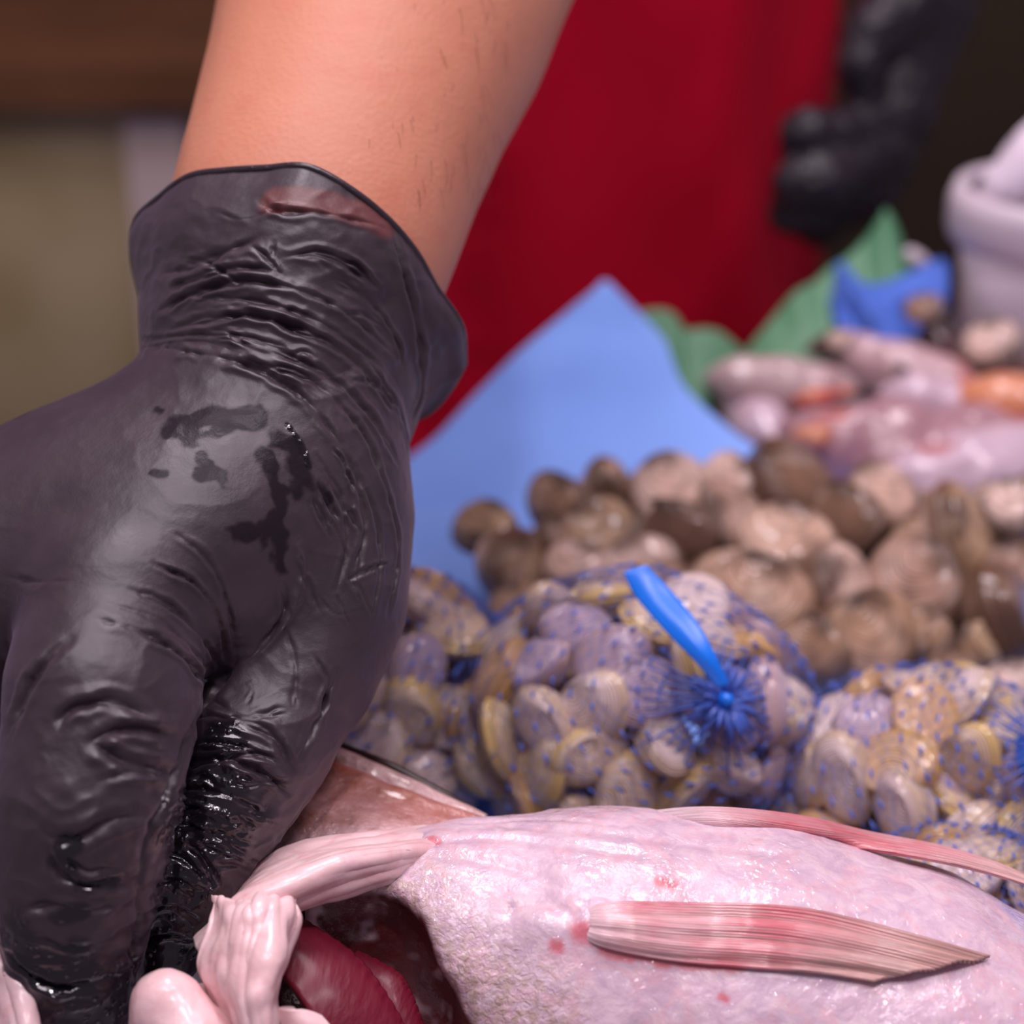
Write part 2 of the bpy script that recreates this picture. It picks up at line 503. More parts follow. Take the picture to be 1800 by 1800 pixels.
# ------------------------------------------------------------------ setting
def struct(name, mb_or, mat):
    o = mb_or.link(name, mat, smooth=False); tag(o, kind='structure'); return o
b = MB(); b.box((-2.2, -.9, -.94), (2.2, 3.0, -.9)); struct('floor', b, M_floor)
b = MB(); b.box((-2.2, 2.6, -.9), (2.2, 2.7, 1.9)); struct('wall_back', b, M_dark)

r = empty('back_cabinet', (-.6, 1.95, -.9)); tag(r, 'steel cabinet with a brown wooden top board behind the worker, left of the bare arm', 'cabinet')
b = MB(); b.box((-1.15, 1.75, -.9), (-.16, 2.2, -.085)); b.link('body', M_steel, r, False)
b = MB(); b.box((-1.17, 1.71, -.085), (-.12, 2.22, -.045)); b.link('top_board', M_brown, r, False)
b = MB(); b.box((-.375, 1.735, -.8), (-.315, 1.75, -.1)); b.link('highlight_strip', simple('mauve_highlight', (.50, .42, .50), .4, 6, .1), r, False)  # vertical highlight on the steel panel, built as a lighter mauve strip

r = empty('display_counter', (0, .5, -.9)); tag(r, 'steel fish display counter under the fish, clams and paper', 'counter')
def slab(pts, z0, z1):
    b = MB(); n = len(pts); b.add([(x, y, z0) for x, y in pts] + [(x, y, z1) for x, y in pts],
        [tuple(range(n - 1, -1, -1)), tuple(range(n, 2 * n))] + [(i, (i + 1) % n, n + (i + 1) % n, n + i) for i in range(n)]); return b
CP = [(-.8, .12), (.8, .12), (.8, .955), (.2, .955), (.185, .885), (.10, .872), (.055, .80), (.0, .715), (-.03, .685), (-.8, .66)]
slab(CP, -.03, -.006).link('counter_top', M_counter, r, False)
slab([(x * .98, y * .98 + .005) for x, y in CP], -.9, -.03).link('cabinet_body', M_white, r, False)

# crushed ice bed behind the paper
nx, ny = 150, 60
X, Y = np.meshgrid(np.linspace(.03, .62, nx), np.linspace(.70, .885, ny))
q = np.stack([X, Y, X * 0], -1)
edge = sm(0, .03, X - .03) * sm(0, .02, Y - .70) * sm(0, .02, .885 - Y) * sm(.0, .03, X - .06 - .35 * (Y - .76))
Z = -.007 + edge * (.008 + .006 * noise(q, 60, 3, 3) + .005 * np.abs(noise(q, 150, 9, 2)))
V = np.stack([X, Y, Z], -1).reshape(-1, 3); i = np.arange(nx * ny).reshape(ny, nx)
ice = link('crushed_ice', V, np.stack([i[:-1, :-1], i[:-1, 1:], i[1:, 1:], i[1:, :-1]], -1).reshape(-1, 4), M_ice)
tag(ice, 'pale crushed ice spread under the small pink fish', 'ice', kind='stuff')
# ------------------------------------------------------------------ the gloved hand and the arm
arm = chain((500, 640, .475, 185), (530, 500, .482, 196), (548, 410, .488, 208), (590, 280, .498, 222), (640, 140, .512, 237), (690, 0, .528, 266),
            (745, -180, .553, 285), (830, -560, .62, 215))
EL = P(830, -560, .62); SH = np.array([-.12, 1.02, .58])
uarm = wchain((*EL, .046), (*(EL * .5 + SH * .5), .055), (*SH, .065))
W2 = P(1650, -90, .95); EL2 = np.array([.32, 1.06, .36]); SH2 = np.array([.22, 1.06, .60])
arm2 = wchain((*P(1632, -20, .96), .017), (*W2, .022), (*EL2, .042), (*SH2, .06))
torso = [wchain((.01, 1.19, -.12, .105), (.01, 1.20, .25, .10), (-.03, 1.12, .52, .10)),
         wchain((.062, 1.19, -.12, .105), (.062, 1.20, .25, .10), (.12, 1.12, .52, .10)),
         wchain((*SH, .065), (.04, 1.10, .60, .08), (*SH2, .065)), wchain((.04, 1.10, .6, .06), (.04, 1.07, .70, .055))]
body_ch = [arm + uarm, arm2] + torso
def body_f(p): return sdf_chains(p, body_ch, .03, .02)
V, Fc = surface(body_f, (-.24, .36, -.26), (.42, 1.36, .78), .0065)
V, Fc = subdivide(V, Fc, 1)
person = link('person', V, Fc, M_skin)
tag(person, 'person in a red apron and black gloves reaching forward with one bare forearm', 'person')

# shirt over chest and upper arms
def shirt_f(p):
    d = sdf_chains(p, [uarm, wchain((*(EL2 * .9 + SH2 * .1), .045), (*SH2, .065))] + torso[:3], .03, .02) - .008
    return np.maximum(d, np.maximum(-(p[..., 2] + .02), p[..., 2] - .69))
V, Fc = surface(shirt_f, (-.26, .6, -.06), (.44, 1.38, .72), .010)
link('shirt', V, Fc, M_shirt, person)

# apron: sheet wrapped round the body with long folds
rows = []
for z in (.46, .25, .12, .06, 0, -.06, -.12, -.3, -.6):
    row = []
    for a in np.linspace(-80, 84, 15):
        t = math.radians(a); flare = 1 + max(0, .1 - z) * .15
        cx = .04 + max(0, -z) * -.03
        row.append((cx + .162 * flare * math.sin(t), 1.18 - .145 * flare * math.cos(t), z))
    rows.append(row)
def ap(S, T, G):
    a = .0055 * np.sin(S * 23 + 2.0 * np.sin(T * 5)) * sm(.2, .8, S)
    return a + .013 * noise(G * [1, 1, .35], 11, 5, 3) + .004 * noise(G * [1, 1, 1.6], 22, 8, 2) * sm(.45, .3, S)
apron = sheet('apron', rows, 150, 120, .0015, M_red, person, ap, world=True)
apron['label'] = 'long red cloth apron'

# --- reaching hand: glove
H = [
    chain((530, 470, .482, 196), (505, 600, .474, 206), (480, 740, .466, 206), (430, 860, .458, 205)),                  # wrist to back of hand
    chain((470, 830, .46, 205), (330, 950, .443, 200), (215, 1060, .428, 180)),                                       # index metacarpal
    chain((395, 792, .468, 200), (90, 955, .463, 200)),
    chain((440, 850, .462, 205), (180, 960, .452, 210), (-60, 1060, .445, 200)),                                      # middle metacarpal
    chain((420, 850, .466, 195), (100, 980, .47, 220), (-260, 1120, .468, 190)),                                      # little side
    chain((500, 790, .466, 196), (535, 930, .462, 176), (545, 1060, .455, 148), (520, 1180, .447, 132)),              # thumb base
    chain((520, 1180, .447, 128), (455, 1310, .437, 106), (392, 1415, .430, 90), (335, 1540, .428, 80), (295, 1672, .432, 62)),  # thumb
    chain((212, 1070, .424, 172), (180, 1220, .412, 152), (155, 1400, .405, 140), (130, 1560, .408, 122), (122, 1720, .415, 104), (130, 1790, .42, 90)),  # index
    chain((-70, 1080, .44, 175), (-130, 1260, .43, 140), (-140, 1440, .425, 130), (-125, 1620, .425, 118), (-80, 1780, .428, 95)),  # middle
    chain((-240, 1130, .465, 160), (-350, 1330, .455, 130), (-360, 1500, .45, 118), (-320, 1680, .445, 95)),          # ring
    chain((-380, 1160, .49, 130), (-480, 1340, .48, 105), (-500, 1480, .475, 95), (-470, 1620, .47, 78)),             # little
]
hand_k = [.012, .012, .012, .012, .012, .010, .004, .0035, .003, .003, .003]
def hand_f(p):
    d = None
    for c, k in zip(H, hand_k):
        dc = None
        for s in c:
            x = seg_sdf(p, *s); dc = x if dc is None else smin(dc, x, .010)
        d = dc if d is None else smin(d, dc, k)
    return d
allp = np.array([s[0] for c in H for s in c] + [c[-1][1] for c in H])
V0, F0 = surface(hand_f, allp.min(0) - .036, allp.max(0) + .036, .0017)
# cuff: flared sleeve of the glove, open round the wrist.  rings: centre, right vector, near vector (px, px, depth)
rings = [((520, 545, .483), (286, 92, 0), (20, -240, -.034)),
         ((515, 560, .482), (284, 92, 0), (12, -222, -.037)),
         ((505, 580, .480), (268, 84, 0), (2, -190, -.039)),
         ((493, 615, .478), (250, 78, 0), (-6, -150, -.0385)),
         ((485, 665, .474), (242, 76, 0), (-6, -115, -.0365)),
         ((478, 715, .470), (232, 74, 0), (0, -95, -.0345)),
         ((470, 765, .466), (222, 72, 0), (0, -80, -.032)),
         ((462, 815, .462), (196, 66, 0), (0, -70, -.027))]
rows = []
for c, a, b_ in rings:
    row = []
    for k in range(24):
        t = k / 24 * 2 * math.pi; fl = max(0, 1 - len(rows) * .3); wob = 1 + .02 * math.sin(5 * t + 1) + fl * (.018 * math.sin(9 * t) + .02 * math.sin(4 * t + 2))
        ca, sa = math.cos(t) * wob, math.sin(t) * wob
        bb = b_ if sa > 0 else (b_[0], b_[1] * .8, b_[2])
        row.append((c[0] + a[0] * ca + bb[0] * sa, c[1] + a[1] * ca + bb[1] * sa, c[2] + a[2] * ca + bb[2] * sa))
    rows.append(row)
Vc, Fcu, atc = sheet('cuff', rows, 420, 260, .0009, None, closed=True, ret=True)

bv = bvh_of(np.vstack([V0, Vc]), np.concatenate([F0, Fcu + len(V0)]))
V1, F1 = subdivide(V0, F0, 2)
N1 = normals(V1, F1); Nc = normals(Vc, Fcu)
half = len(Vc) // 2; Nc[half:] = -Nc[half:]     # both faces of the cuff move together
Nc[:half] = (Nc[:half] + Nc[half:]) / 2; Nc[half:] = Nc[:half]
# make cuff normals point outwards
cc = Vc[:half].mean(0)
if np.mean(np.sum((Vc[:half] - cc) * Nc[:half], 1)) < 0: Nc = -Nc

# creases of the rubber: photo-traced lines laid on the surface: (points, width mm, depth mm, ridge factor)
CR = [
 ([(203,632),(270,612),(330,618),(420,636),(500,672),(560,722),(600,780)], 1.2, 1.7, .6),
 ([(600,780),(630,850),(640,930),(622,1010)], 1.0, .8, .5),
 ([(480,615),(560,650),(620,692),(665,745),(700,815)], 1.0, 1.4, .7),
 ([(430,640),(520,655),(590,700),(650,775),(680,860)], .9, 1.0, .6),
 ([(300,578),(380,560),(450,555),(530,580),(600,618),(655,668),(705,740)], 1.0, 1.4, .8),
 ([(280,545),(350,512),(440,494),(540,516),(620,560),(690,625)], 1.1, 1.6, .8),
 ([(320,530),(420,525),(520,548),(600,590),(670,650)], .9, .9, .6),
 ([(500,452),(560,444),(620,468),(668,510)], 1.0, 1.4, .8),
 ([(590,492),(650,530),(690,590),(706,640)], .9, 1.2, .6),
 ([(250,598),(330,590),(420,592),(500,612)], .8, .9, .6),
 ([(285,480),(340,466),(400,440),(455,415)], 1.5, 1.6, .6),
 ([(300,505),(370,480),(430,470),(490,478)], 1.0, 1.1, .7),
 ([(440,430),(470,455),(492,482)], .8, 1.0, .7),
 ([(480,425),(480,450),(487,480)], .6, .8, .5),
 ([(455,345),(480,368),(560,372),(640,388),(680,402)], 1.0, .9, .5),
 ([(380,370),(420,385),(470,372),(500,358)], .9, .8, .5),
 ([(692,410),(716,500),(735,590),(738,680),(722,745)], 1.3, 1.6, .7),
 ([(650,640),(700,720),(722,800)], 1.0, 1.2, .5),
 ([(560,800),(600,880),(608,960),(590,1040)], .8, .6, .5),
 ([(660,800),(690,900),(696,990),(680,1080)], .9, .9, .6),
 ([(628,820),(662,920),(664,1020),(640,1120)], .8, .7, .5),
 ([(608,1020),(650,1000),(690,985)], .6, .6, .5),
 ([(560,1050),(590,1080),(640,1070)], .6, .4, .5),
 ([(310,938),(365,985),(402,1060),(415,1160)], .8, .9, .5),
 ([(272,990),(338,1022),(384,1080),(400,1175)], .8, 1.1, .6),
 ([(225,1035),(300,1065),(358,1118),(390,1180)], .8, .9, .5),
 ([(168,1086),(250,1110),(320,1150),(372,1205)], 1.0, 1.4, .6),
 ([(190,1060),(270,1085),(330,1128),(372,1180)], .7, .6, .5),
 ([(498,1030),(500,1075),(462,1135),(412,1178)], .9, 1.0, .5),
 ([(522,950),(530,1020),(504,1095),(440,1165)], 1.2, -.8, .2),
 ([(418,1162),(382,1208),(345,1268),(320,1322)], 2.2, 3.0, .3),
 ([(320,1322),(304,1372),(285,1420),(262,1462),(246,1560),(236,1660),(230,1745)], 1.8, 2.0, .3),
 ([(92,1290),(130,1244),(200,1236),(262,1262)], 1.6, 1.5, .9),
  ([(160,1302),(220,1280),(300,1290)], 1.7, 1.8, 1.0),
 ([(165,1306),(215,1338),(304,1356)], 1.7, 1.9, 1.0),
 ([(180,1372),(230,1358),(290,1366)], 1.2, 1.2, .9),
   ([(60,1440),(100,1478),(150,1470),(200,1440),(250,1435)], 1.8, 1.0, .8),
 ([(80,1475),(104,1530),(150,1553),(238,1550)], 1.2, 1.6, .9),
 ([(110,1500),(150,1528),(200,1530)], .8, .9, .5),
 ([(40,1600),(100,1590),(160,1600),(225,1590)], 1.0, .8, .6),
 ([(24,1672),(60,1712),(110,1730),(190,1724)], 1.2, 1.5, .9),
 ([(60,1640),(120,1662),(200,1650)], .8, .6, .6),
 ([(130,1112),(80,1165),(46,1218),(24,1290)], 1.4, 1.6, .4),
 ([(435,1238),(446,1210),(436,1196)], .6, .9, .5),
 ([(372,1232),(430,1262),(500,1250)], .9, .7, .6),
 ([(345,1262),(420,1268),(480,1296),(508,1350)], 1.0, 1.2, .7),
 ([(330,1345),(400,1336),(462,1358),(505,1395)], 1.0, 1.3, .8),
 ([(330,1312),(400,1308),(470,1330)], .7, .8, .6),
 ([(300,1392),(360,1388),(430,1412),(468,1440)], .9, 1.2, .8),
 ([(290,1425),(350,1420),(430,1455)], .8, 1.0, .7),
 ([(285,1455),(340,1452),(400,1480),(430,1500)], .8, 1.1, .7),
 ([(330,1480),(360,1515),(385,1560)], .8, .9, .6),
 ([(280,1500),(320,1510),(370,1555)], .8, .9, .6),
 ([(262,1560),(310,1548),(352,1572)], .8, .9, .7),
 ([(255,1600),(300,1590),(350,1620)], .8, 1.0, .7),
 ([(260,1650),(310,1640),(345,1660)], .8, .8, .6),
 ([(500,1100),(520,1170),(516,1240)], .9, .6, .4),
 ([(590,1180),(560,1260),(520,1330)], 1.0, .9, .5),
 ([(550,1150),(575,1200),(560,1262)], .8, .7, .5),
 ([(0,1012),(60,1022),(130,1020)], 1.0, .5, .4),
]
def disp(V, N, crum):
    d = np.zeros(len(V)); wp = .0011 * noise(V, 130, 51, 2) + .0004 * noise(V, 420, 52); md = .75 + .9 * noise(V, 110, 53, 2)
    for pts, wd, dp, rg in CR + CR2:
        L = onto(bv, catmull(np.array(pts, float), 14))
        if len(L) < 3: continue
        wd_ = wd * .00085; x, t = dist_poly(V, L, wd_ * 5)
        s = x < wd_ * 5; xs = np.abs(x[s] + wp[s] * min(1, wd)); fade = np.minimum(1, np.minimum(t[s], 1 - t[s]) * 5 + .15)
        d[s] += fade * md[s] * dp * .001 * (-np.exp(-(xs / (wd_ * .62)) ** 2) + rg * .6 * np.exp(-((xs - wd_ * 1.9) / (wd_ * .9)) ** 2))
    rid = 1 - np.abs(noise(V * [1, 1, 1.7], 95, 21, 2)) * 2.2
    d += crum * (.0007 * rid + .0008 * noise(V + .01 * noise(V, 40, 77)[:, None], 75, 4, 3) + .0002 * noise(V, 330, 31, 2))
    d += .0009 * noise(V, 28, 2)
    return d
def blob(V, pts, rad, k=.9, fr=160):
    out = np.zeros(len(V)); L = onto(bv, catmull(np.array(pts, float), 12)) if len(pts) > 1 else onto(bv, pts)
    if len(L) < 2: return out
    x, _ = dist_poly(V, L, rad * 2.5)
    return sm(1.5, .6, x / rad + k * noise(V, fr, 12, 3))
CW, CTH, CF = P(500, 560, .46), P(380, 1450, .425), P(120, 1650, .41)
def crumple(V):
    return (.15 + .85 * np.exp(-(np.linalg.norm(V - CW, axis=1) / .032) ** 2) + 1.0 * np.exp(-(np.linalg.norm(V - CTH, axis=1) / .030) ** 2)
            + .8 * np.exp(-(np.linalg.norm(V - CF, axis=1) / .040) ** 2))
DAMPS = [([(305,745),(350,735),(400,728),(460,732)], 2.4), ([(335,770),(390,748)], 1.6), ([(350,800),(362,815)], 1.2), ([(350,830),(385,835),(392,855)], 1.5), ([(455,795),(480,830),(490,860)], 1.8), ([(490,770),(520,790),(530,835),(550,860)], 2.6), ([(425,930),(462,936)], 2.2),
         ([(265,830),(290,832)], 1.0), ([(275,718),(282,719)], 1.0), ([(480,905),(490,960),(495,1000)], 1.8), ([(480, 800), (495, 900)], 1.4), ([(35,730),(55,720)], 1.6), ([(560,850),(575,880)], 1.2)]
WETS = [([(505,745),(530,780),(545,820)], .7), ([(400,1300),(345,1335)], 3.5), ([(330,1370),(400,1390)], 5), ([(310,1430),(400,1440)], 7), ([(320,1500),(320,1640),(300,1720)], 9), ([(110,1490),(140,1545),(200,1552)], 1.8),
        ([(100,1510),(130,1480)], 1.8), ([(40,1660),(120,1710),(220,1730)], 7), ([(140,1600),(100,1615)], 2), ([(130,1790),(220,1770)], 9)]
def wetness(V):
    o = np.zeros(len(V))
    for pts, r_ in WETS: o = np.maximum(o, blob(V, pts, r_ * .001))
    return o
def dampness(V):
    o = np.zeros(len(V))
    for pts, r_ in DAMPS: o = np.maximum(o, blob(V, pts, r_ * .001, 1.7, 210))
    return o
rr_ = random.Random(5); CR2 = []
for k in range(46):                     # small random creases round the wrist, thumb and index finger
    cx, cy, ax_, ay_, sl = rr_.choice([(480, 520, 190, 110, .35), (480, 520, 190, 110, .35), (390, 1420, 75, 110, .3), (390, 1420, 75, 110, .3), (600, 950, 70, 140, 2.2)])
    x0 = cx + rr_.uniform(-ax_, ax_); y0 = cy + rr_.uniform(-ay_, ay_) + (x0 - cx) * (sl if sl < 1 else 0); L_ = rr_.uniform(35, 90); sg = sl + rr_.uniform(-.3, .3); bw = rr_.uniform(-14, 6)
    ux_, uy_ = 1 / math.hypot(1, sg), sg / math.hypot(1, sg)
    CR2.append(([(x0 - ux_ * L_ / 2, y0 - uy_ * L_ / 2), (x0, y0 + bw), (x0 + ux_ * L_ / 2, y0 + uy_ * L_ / 2)], rr_.uniform(.5, .8), rr_.uniform(.4, 1.0), .7))
d1 = disp(V1, N1, crumple(V1)); dc_ = disp(Vc[:half], Nc[:half], crumple(Vc[:half])); dc_ = np.tile(dc_, 2)
wet1 = wetness(V1); wetc = wetness(Vc); damp1 = dampness(V1)
xt, _ = dist_poly(Vc, onto(bv, [(480, 350), (560, 352), (640, 372), (672, 390)]), .02); thin = sm(.0050, .0025, xt + .001 * noise(Vc, 150, 9, 2)) * .8  # mask for the painted show-through of skin below the rim
V1 = V1 + N1 * d1[:, None]; Vc = Vc + Nc * dc_[:, None]
glove = link('glove', V1, F1, M_glove, person, attrs={'wet': wet1, 'damp': damp1})
glove['label'] = 'wet wrinkled black rubber glove pinching the fish jaw'
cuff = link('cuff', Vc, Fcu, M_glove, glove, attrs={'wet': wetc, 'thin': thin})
# rolled bead on the cuff's rim
gi = np.arange(420); rim = (Vc[gi] + Vc[half + gi]) / 2
Vt, ft = tube(rim[::3], .0010, 8, False); link('rolled_rim', Vt, ft, M_glove, glove, attrs={'wet': np.full(len(Vt), .35)})

# fine dark hairs on the forearm
bb = BVHTree.FromPolygons([tuple(v.co) for v in person.data.vertices], [tuple(p.vertices) for p in person.data.polygons])
hb = MB(); po = np.array(person.location)
for k in range(240):
    u = R.uniform(430, 900); v = R.uniform(-20, 330)
    if R.random() > (.25 + .75 * min(1, max(0, (u - 560) / 200))): continue
    dr = P(u, v, 1) - CAM; dr /= np.linalg.norm(dr)
    h = bb.ray_cast(Vector(CAM - po), Vector(dr))
    if h[0] is None: continue
    p0 = np.array(h[0]) + po; nn = np.array(h[1])
    dv = P(u - R.uniform(-10, 30), v + 60, .5) - P(u, v, .5); dv /= np.linalg.norm(dv)
    L = R.uniform(.005, .010); a_ = R.uniform(-.35, .35); sd = np.cross(nn, dv)
    pts = [p0 + (dv + sd * a_ * t) * L * t + nn * (.0009 * math.sin(t * 3) - .0002) for t in np.linspace(0, 1, 6)]
    hb.add(*tube(pts, np.linspace(.00006, .00002, 6), 3))
hh = hb.link('arm_hair', simple('dark_hair', (.12, .05, .03), .6), person); hh['kind'] = 'stuff'

# --- the other hand: glove hanging beside the apron, fingers curled
H2 = [chain((1650, -120, .955, 96), (1615, 20, .955, 92), (1572, 190, .955, 72), (1515, 330, .955, 66)),
      chain((1590, 10, .94, 76), (1535, 60, .93, 52), (1512, 115, .93, 42), (1520, 160, .935, 32)),
      chain((1560, 210, .95, 60), (1480, 236, .935, 40), (1418, 236, .930, 44), (1404, 270, .94, 34)),
      chain((1540, 270, .95, 58), (1450, 318, .93, 48), (1402, 322, .93, 42), (1405, 352, .94, 34)),
      chain((1510, 330, .955, 56), (1430, 372, .945, 46), (1392, 372, .945, 38), (1400, 340, .955, 32)),
      chain((1500, 350, .97, 50), (1440, 392, .97, 38), (1410, 372, .975, 32))]
def h2(p):
    d = None
    for c in H2:
        dc = None
        for s in c: x = seg_sdf(p, *s); dc = x if dc is None else smin(dc, x, .006)
        d = dc if d is None else smin(d, dc, .005)
    return d
ap_ = np.array([s[0] for c in H2 for s in c] + [c[-1][1] for c in H2])
V, Fc = surface(h2, ap_.min(0) - .034, ap_.max(0) + .034, .0025); V, Fc = subdivide(V, Fc, 1)
N = normals(V, Fc); V = V + N * (.0012 * noise(V, 90, 3, 3) + .0005 * (1 - 2 * np.abs(noise(V, 120, 8))))[:, None]
g2 = link('glove', V, Fc, M_dimglove, person, attrs={'wet': .8 + .2 * sm(-.1, .5, noise(V, 40, 6, 2))})
g2['label'] = 'wet black glove with curled fingers beside the apron'
# ------------------------------------------------------------------ the big fish
fish_ch = [chain((640, 1600, .432, 105), (760, 1640, .436, 165), (880, 1690, .44, 250), (1060, 1735, .442, 306), (1300, 1790, .442, 338), (1550, 1885, .440, 352),
                 (1800, 2000, .436, 342), (2120, 2120, .435, 290), (2500, 2230, .44, 190), (2850, 2330, .45, 85))]
cav = chain((420, 1700, .40, 110), (560, 1730, .405, 125), (690, 1840, .405, 120), (760, 1980, .405, 130))
cav2 = chain((560, 1640, .41, 60), (650, 1680, .415, 85), (720, 1800, .42, 80))
def fish_f(p):
    d = sdf_chains(p, fish_ch, .01, .008)
    c = sdf_chains(p, [cav, cav2], .01, .01)
    d = -smin(-d, c, .004)
    return np.maximum(d, -(p[..., 2] - .0005))
lo = P(500, 1650, .40); hi = P(2900, 2300, .45)
Vf0, Ff0 = surface(fish_f, (-.10, .26, -.002), (.31, .50, .125), .0022)
bf = bvh_of(Vf0, Ff0)
Vf, Ff = subdivide(Vf0, Ff0, 2); Nf = normals(Vf, Ff)
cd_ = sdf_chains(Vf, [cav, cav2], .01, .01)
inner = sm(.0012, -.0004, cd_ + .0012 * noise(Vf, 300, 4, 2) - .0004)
Lr = onto(bf, [(700, 1600), (760, 1680), (830, 1760), (900, 1800)])
x, _ = dist_poly(Vf, Lr, .03); silver = sm(.024, .004, x) * (1 - inner)
blood = np.zeros(len(Vf))
for pts, rr in (([(1160, 1550), (1180, 1553)], .0016), ([(975, 1664), (985, 1666)], .0013), ([(1268, 1752), (1276, 1756)], .0009), ([(755, 1470), (768, 1473)], .0012),
                ([(1020, 1640), (1120, 1655), (1250, 1672)], .0022), ([(1060, 1672), (1180, 1690), (1300, 1700)], .0014)):
    L = onto(bf, pts)
    if len(L) > 1:
        x, _ = dist_poly(Vf, L, rr * 3); blood = np.maximum(blood, sm(1.6, .3, x / rr + .5 * noise(Vf, 500, 3, 2)) * .8)
dd = .0009 * noise(Vf, 30, 3, 2) + .00035 * noise(Vf, 150, 7, 3) + .0003 * silver * noise(Vf, 420, 5, 2) + inner * .002 * noise(Vf, 70, 6, 2)
for pts, wd, dp in (([(740, 1480), (830, 1470), (980, 1480), (1120, 1500)], 1.6, .8), ([(900, 1450), (1050, 1462), (1200, 1480), (1350, 1500)], 2.0, .6), ([(1000, 1610), (960, 1590), (900, 1600)], 2.2, .8),
                    ([(760, 1500), (850, 1510), (960, 1540)], 2, .5), ([(820, 1445), (960, 1438), (1100, 1450)], 1.2, .5)):
    L = onto(bf, catmull(np.array(pts, float), 10)); x, t = dist_poly(Vf, L, .01)
    dd -= dp * .001 * np.exp(-(x / (wd * .001)) ** 2)
L = onto(bf, catmull(np.array([(950, 1622), (1040, 1624), (1150, 1634), (1260, 1645)], float), 12)); x, t = dist_poly(Vf, L, .03)
dd += .0022 * np.exp(-(x / .0055) ** 2) * np.minimum(1, (1 - t) * 2.5)
Vf = Vf + Nf * dd[:, None]
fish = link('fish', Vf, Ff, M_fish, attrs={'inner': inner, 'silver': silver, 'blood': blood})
tag(fish, 'large pale pink whole fish with open gill slit under the gloved hand', 'fish')

# pelvic fin lying on the belly: grid cast on the body, lifted a little
bf = bvh_of(Vf, Ff)
def on_fish(u, v, lift):
    dr = P(u, v, 1) - CAM; dr /= np.linalg.norm(dr)
    h = bf.ray_cast(Vector(CAM), Vector(dr))
    q = np.array(h[0]) if h[0] is not None else P(u, v, .43)
    return q - dr * lift
def fin_rows(up, lo_, lift):
    n = 12; U = catmull(np.array(up, float), n); Lw = catmull(np.array(lo_, float), n); rows = []
    for i in range(n):
        rows.append([tuple(on_fish(*(U[i] * (1 - s) + Lw[i] * s), lift(i / (n - 1)) * (.3 + .7 * math.sin(math.pi * (.1 + .8 * s))))) for s in np.linspace(0, 1, 8)])
    return rows
rows = fin_rows([(1000, 1612), (1070, 1590), (1200, 1590), (1400, 1598), (1570, 1636), (1740, 1682)], [(1002, 1632), (1060, 1664), (1190, 1690), (1330, 1702), (1440, 1710), (1535, 1724)],
                lambda t: -.0045 + .0061 * min(1, t * 5.0) + .0012 * t)
def rays(S, T, G): return (.0002 * np.sin(S * 150) * sm(.02, .3, T) + .0006 * np.sin(S * 17 + T * 3) * T)
f_ = sheet('pelvic_fin', rows, 150, 90, .0007, M_fin, fish, rays, world=True); f_['label'] = 'red and brown rayed fin lying across the belly'
rows = [[(1120, 1428, .446), (1130, 1442, .446), (1140, 1458, .450)],
        [(1250, 1420, .440), (1260, 1438, .434), (1270, 1462, .434)],
        [(1400, 1434, .444), (1410, 1458, .436), (1420, 1480, .446)],
        [(1530, 1464, .448), (1530, 1478, .442), (1530, 1494, .438)],
        [(1660, 1490, .448), (1655, 1500, .441), (1650, 1514, .434)],
        [(1760, 1522, .447), (1755, 1528, .441), (1750, 1538, .436)],
        [(1830, 1556, .446), (1828, 1558, .441), (1826, 1562, .438)]]
f_ = sheet('pelvic_fin', rows, 90, 90, .0007, M_fin2, fish, lambda S, T, G: .0003 * np.sin(S * 150) * T, world=False); f_['label'] = 'pink fin standing off the belly edge'

# throat skin pulled from the belly to the jaw
rows = [[(880, 1470, .450), (860, 1510, .440), (840, 1560, .440)],
        [(745, 1466, .446), (750, 1490, .428), (740, 1530, .430)],
        [(660, 1474, .440), (672, 1500, .418), (668, 1545, .420)],
        [(580, 1482, .434), (600, 1514, .411), (600, 1566, .416)],
        [(500, 1505, .430), (520, 1545, .407), (528, 1585, .413)],
        [(440, 1545, .428), (455, 1575, .405), (470, 1604, .412)],
        [(395, 1590, .428), (402, 1610, .408), (420, 1640, .412)],
        [(340, 1640, .430), (350, 1660, .412), (365, 1690, .415)]]
def folds(S, T, G):
    q = np.stack([S * 5 + .6 * T, T * 1.6, S * 0], -1)
    return .0022 * noise(q, 1, 3, 3) * sm(0, .25, T) + .0005 * noise(G, 150, 3, 2)
f_ = sheet('throat_skin', rows, 110, 150, .003, M_flap, fish, folds); f_['label'] = 'taut pink throat skin'
# far gill cover
rows = [[(530, 1296, .475), (600, 1320, .474), (680, 1352, .472), (760, 1392, .470), (855, 1437, .467)],
        [(500, 1330, .470), (590, 1348, .468), (670, 1378, .466), (750, 1412, .464), (845, 1447, .462)],
        [(460, 1375, .462), (570, 1392, .458), (650, 1412, .457), (740, 1435, .456), (830, 1455, .456)],
        [(430, 1430, .456), (530, 1444, .449), (630, 1452, .448), (720, 1460, .449), (800, 1468, .452)],
        [(410, 1490, .450), (510, 1500, .444), (610, 1496, .443), (700, 1488, .444), (780, 1484, .448)],
        [(380, 1570, .446), (480, 1556, .440), (590, 1530, .438), (690, 1508, .440), (770, 1496, .444)]]
f_ = sheet('gill_cover', rows, 120, 110, .0016, M_cover, fish, lambda S, T, G: .0008 * noise(G, 60, 8, 3) + .0014 * np.exp(-((T - .12) / .05) ** 2) - .0012 * np.exp(-((T - .25) / .06) ** 2))
f_['label'] = 'wet brownish pink gill cover plate'
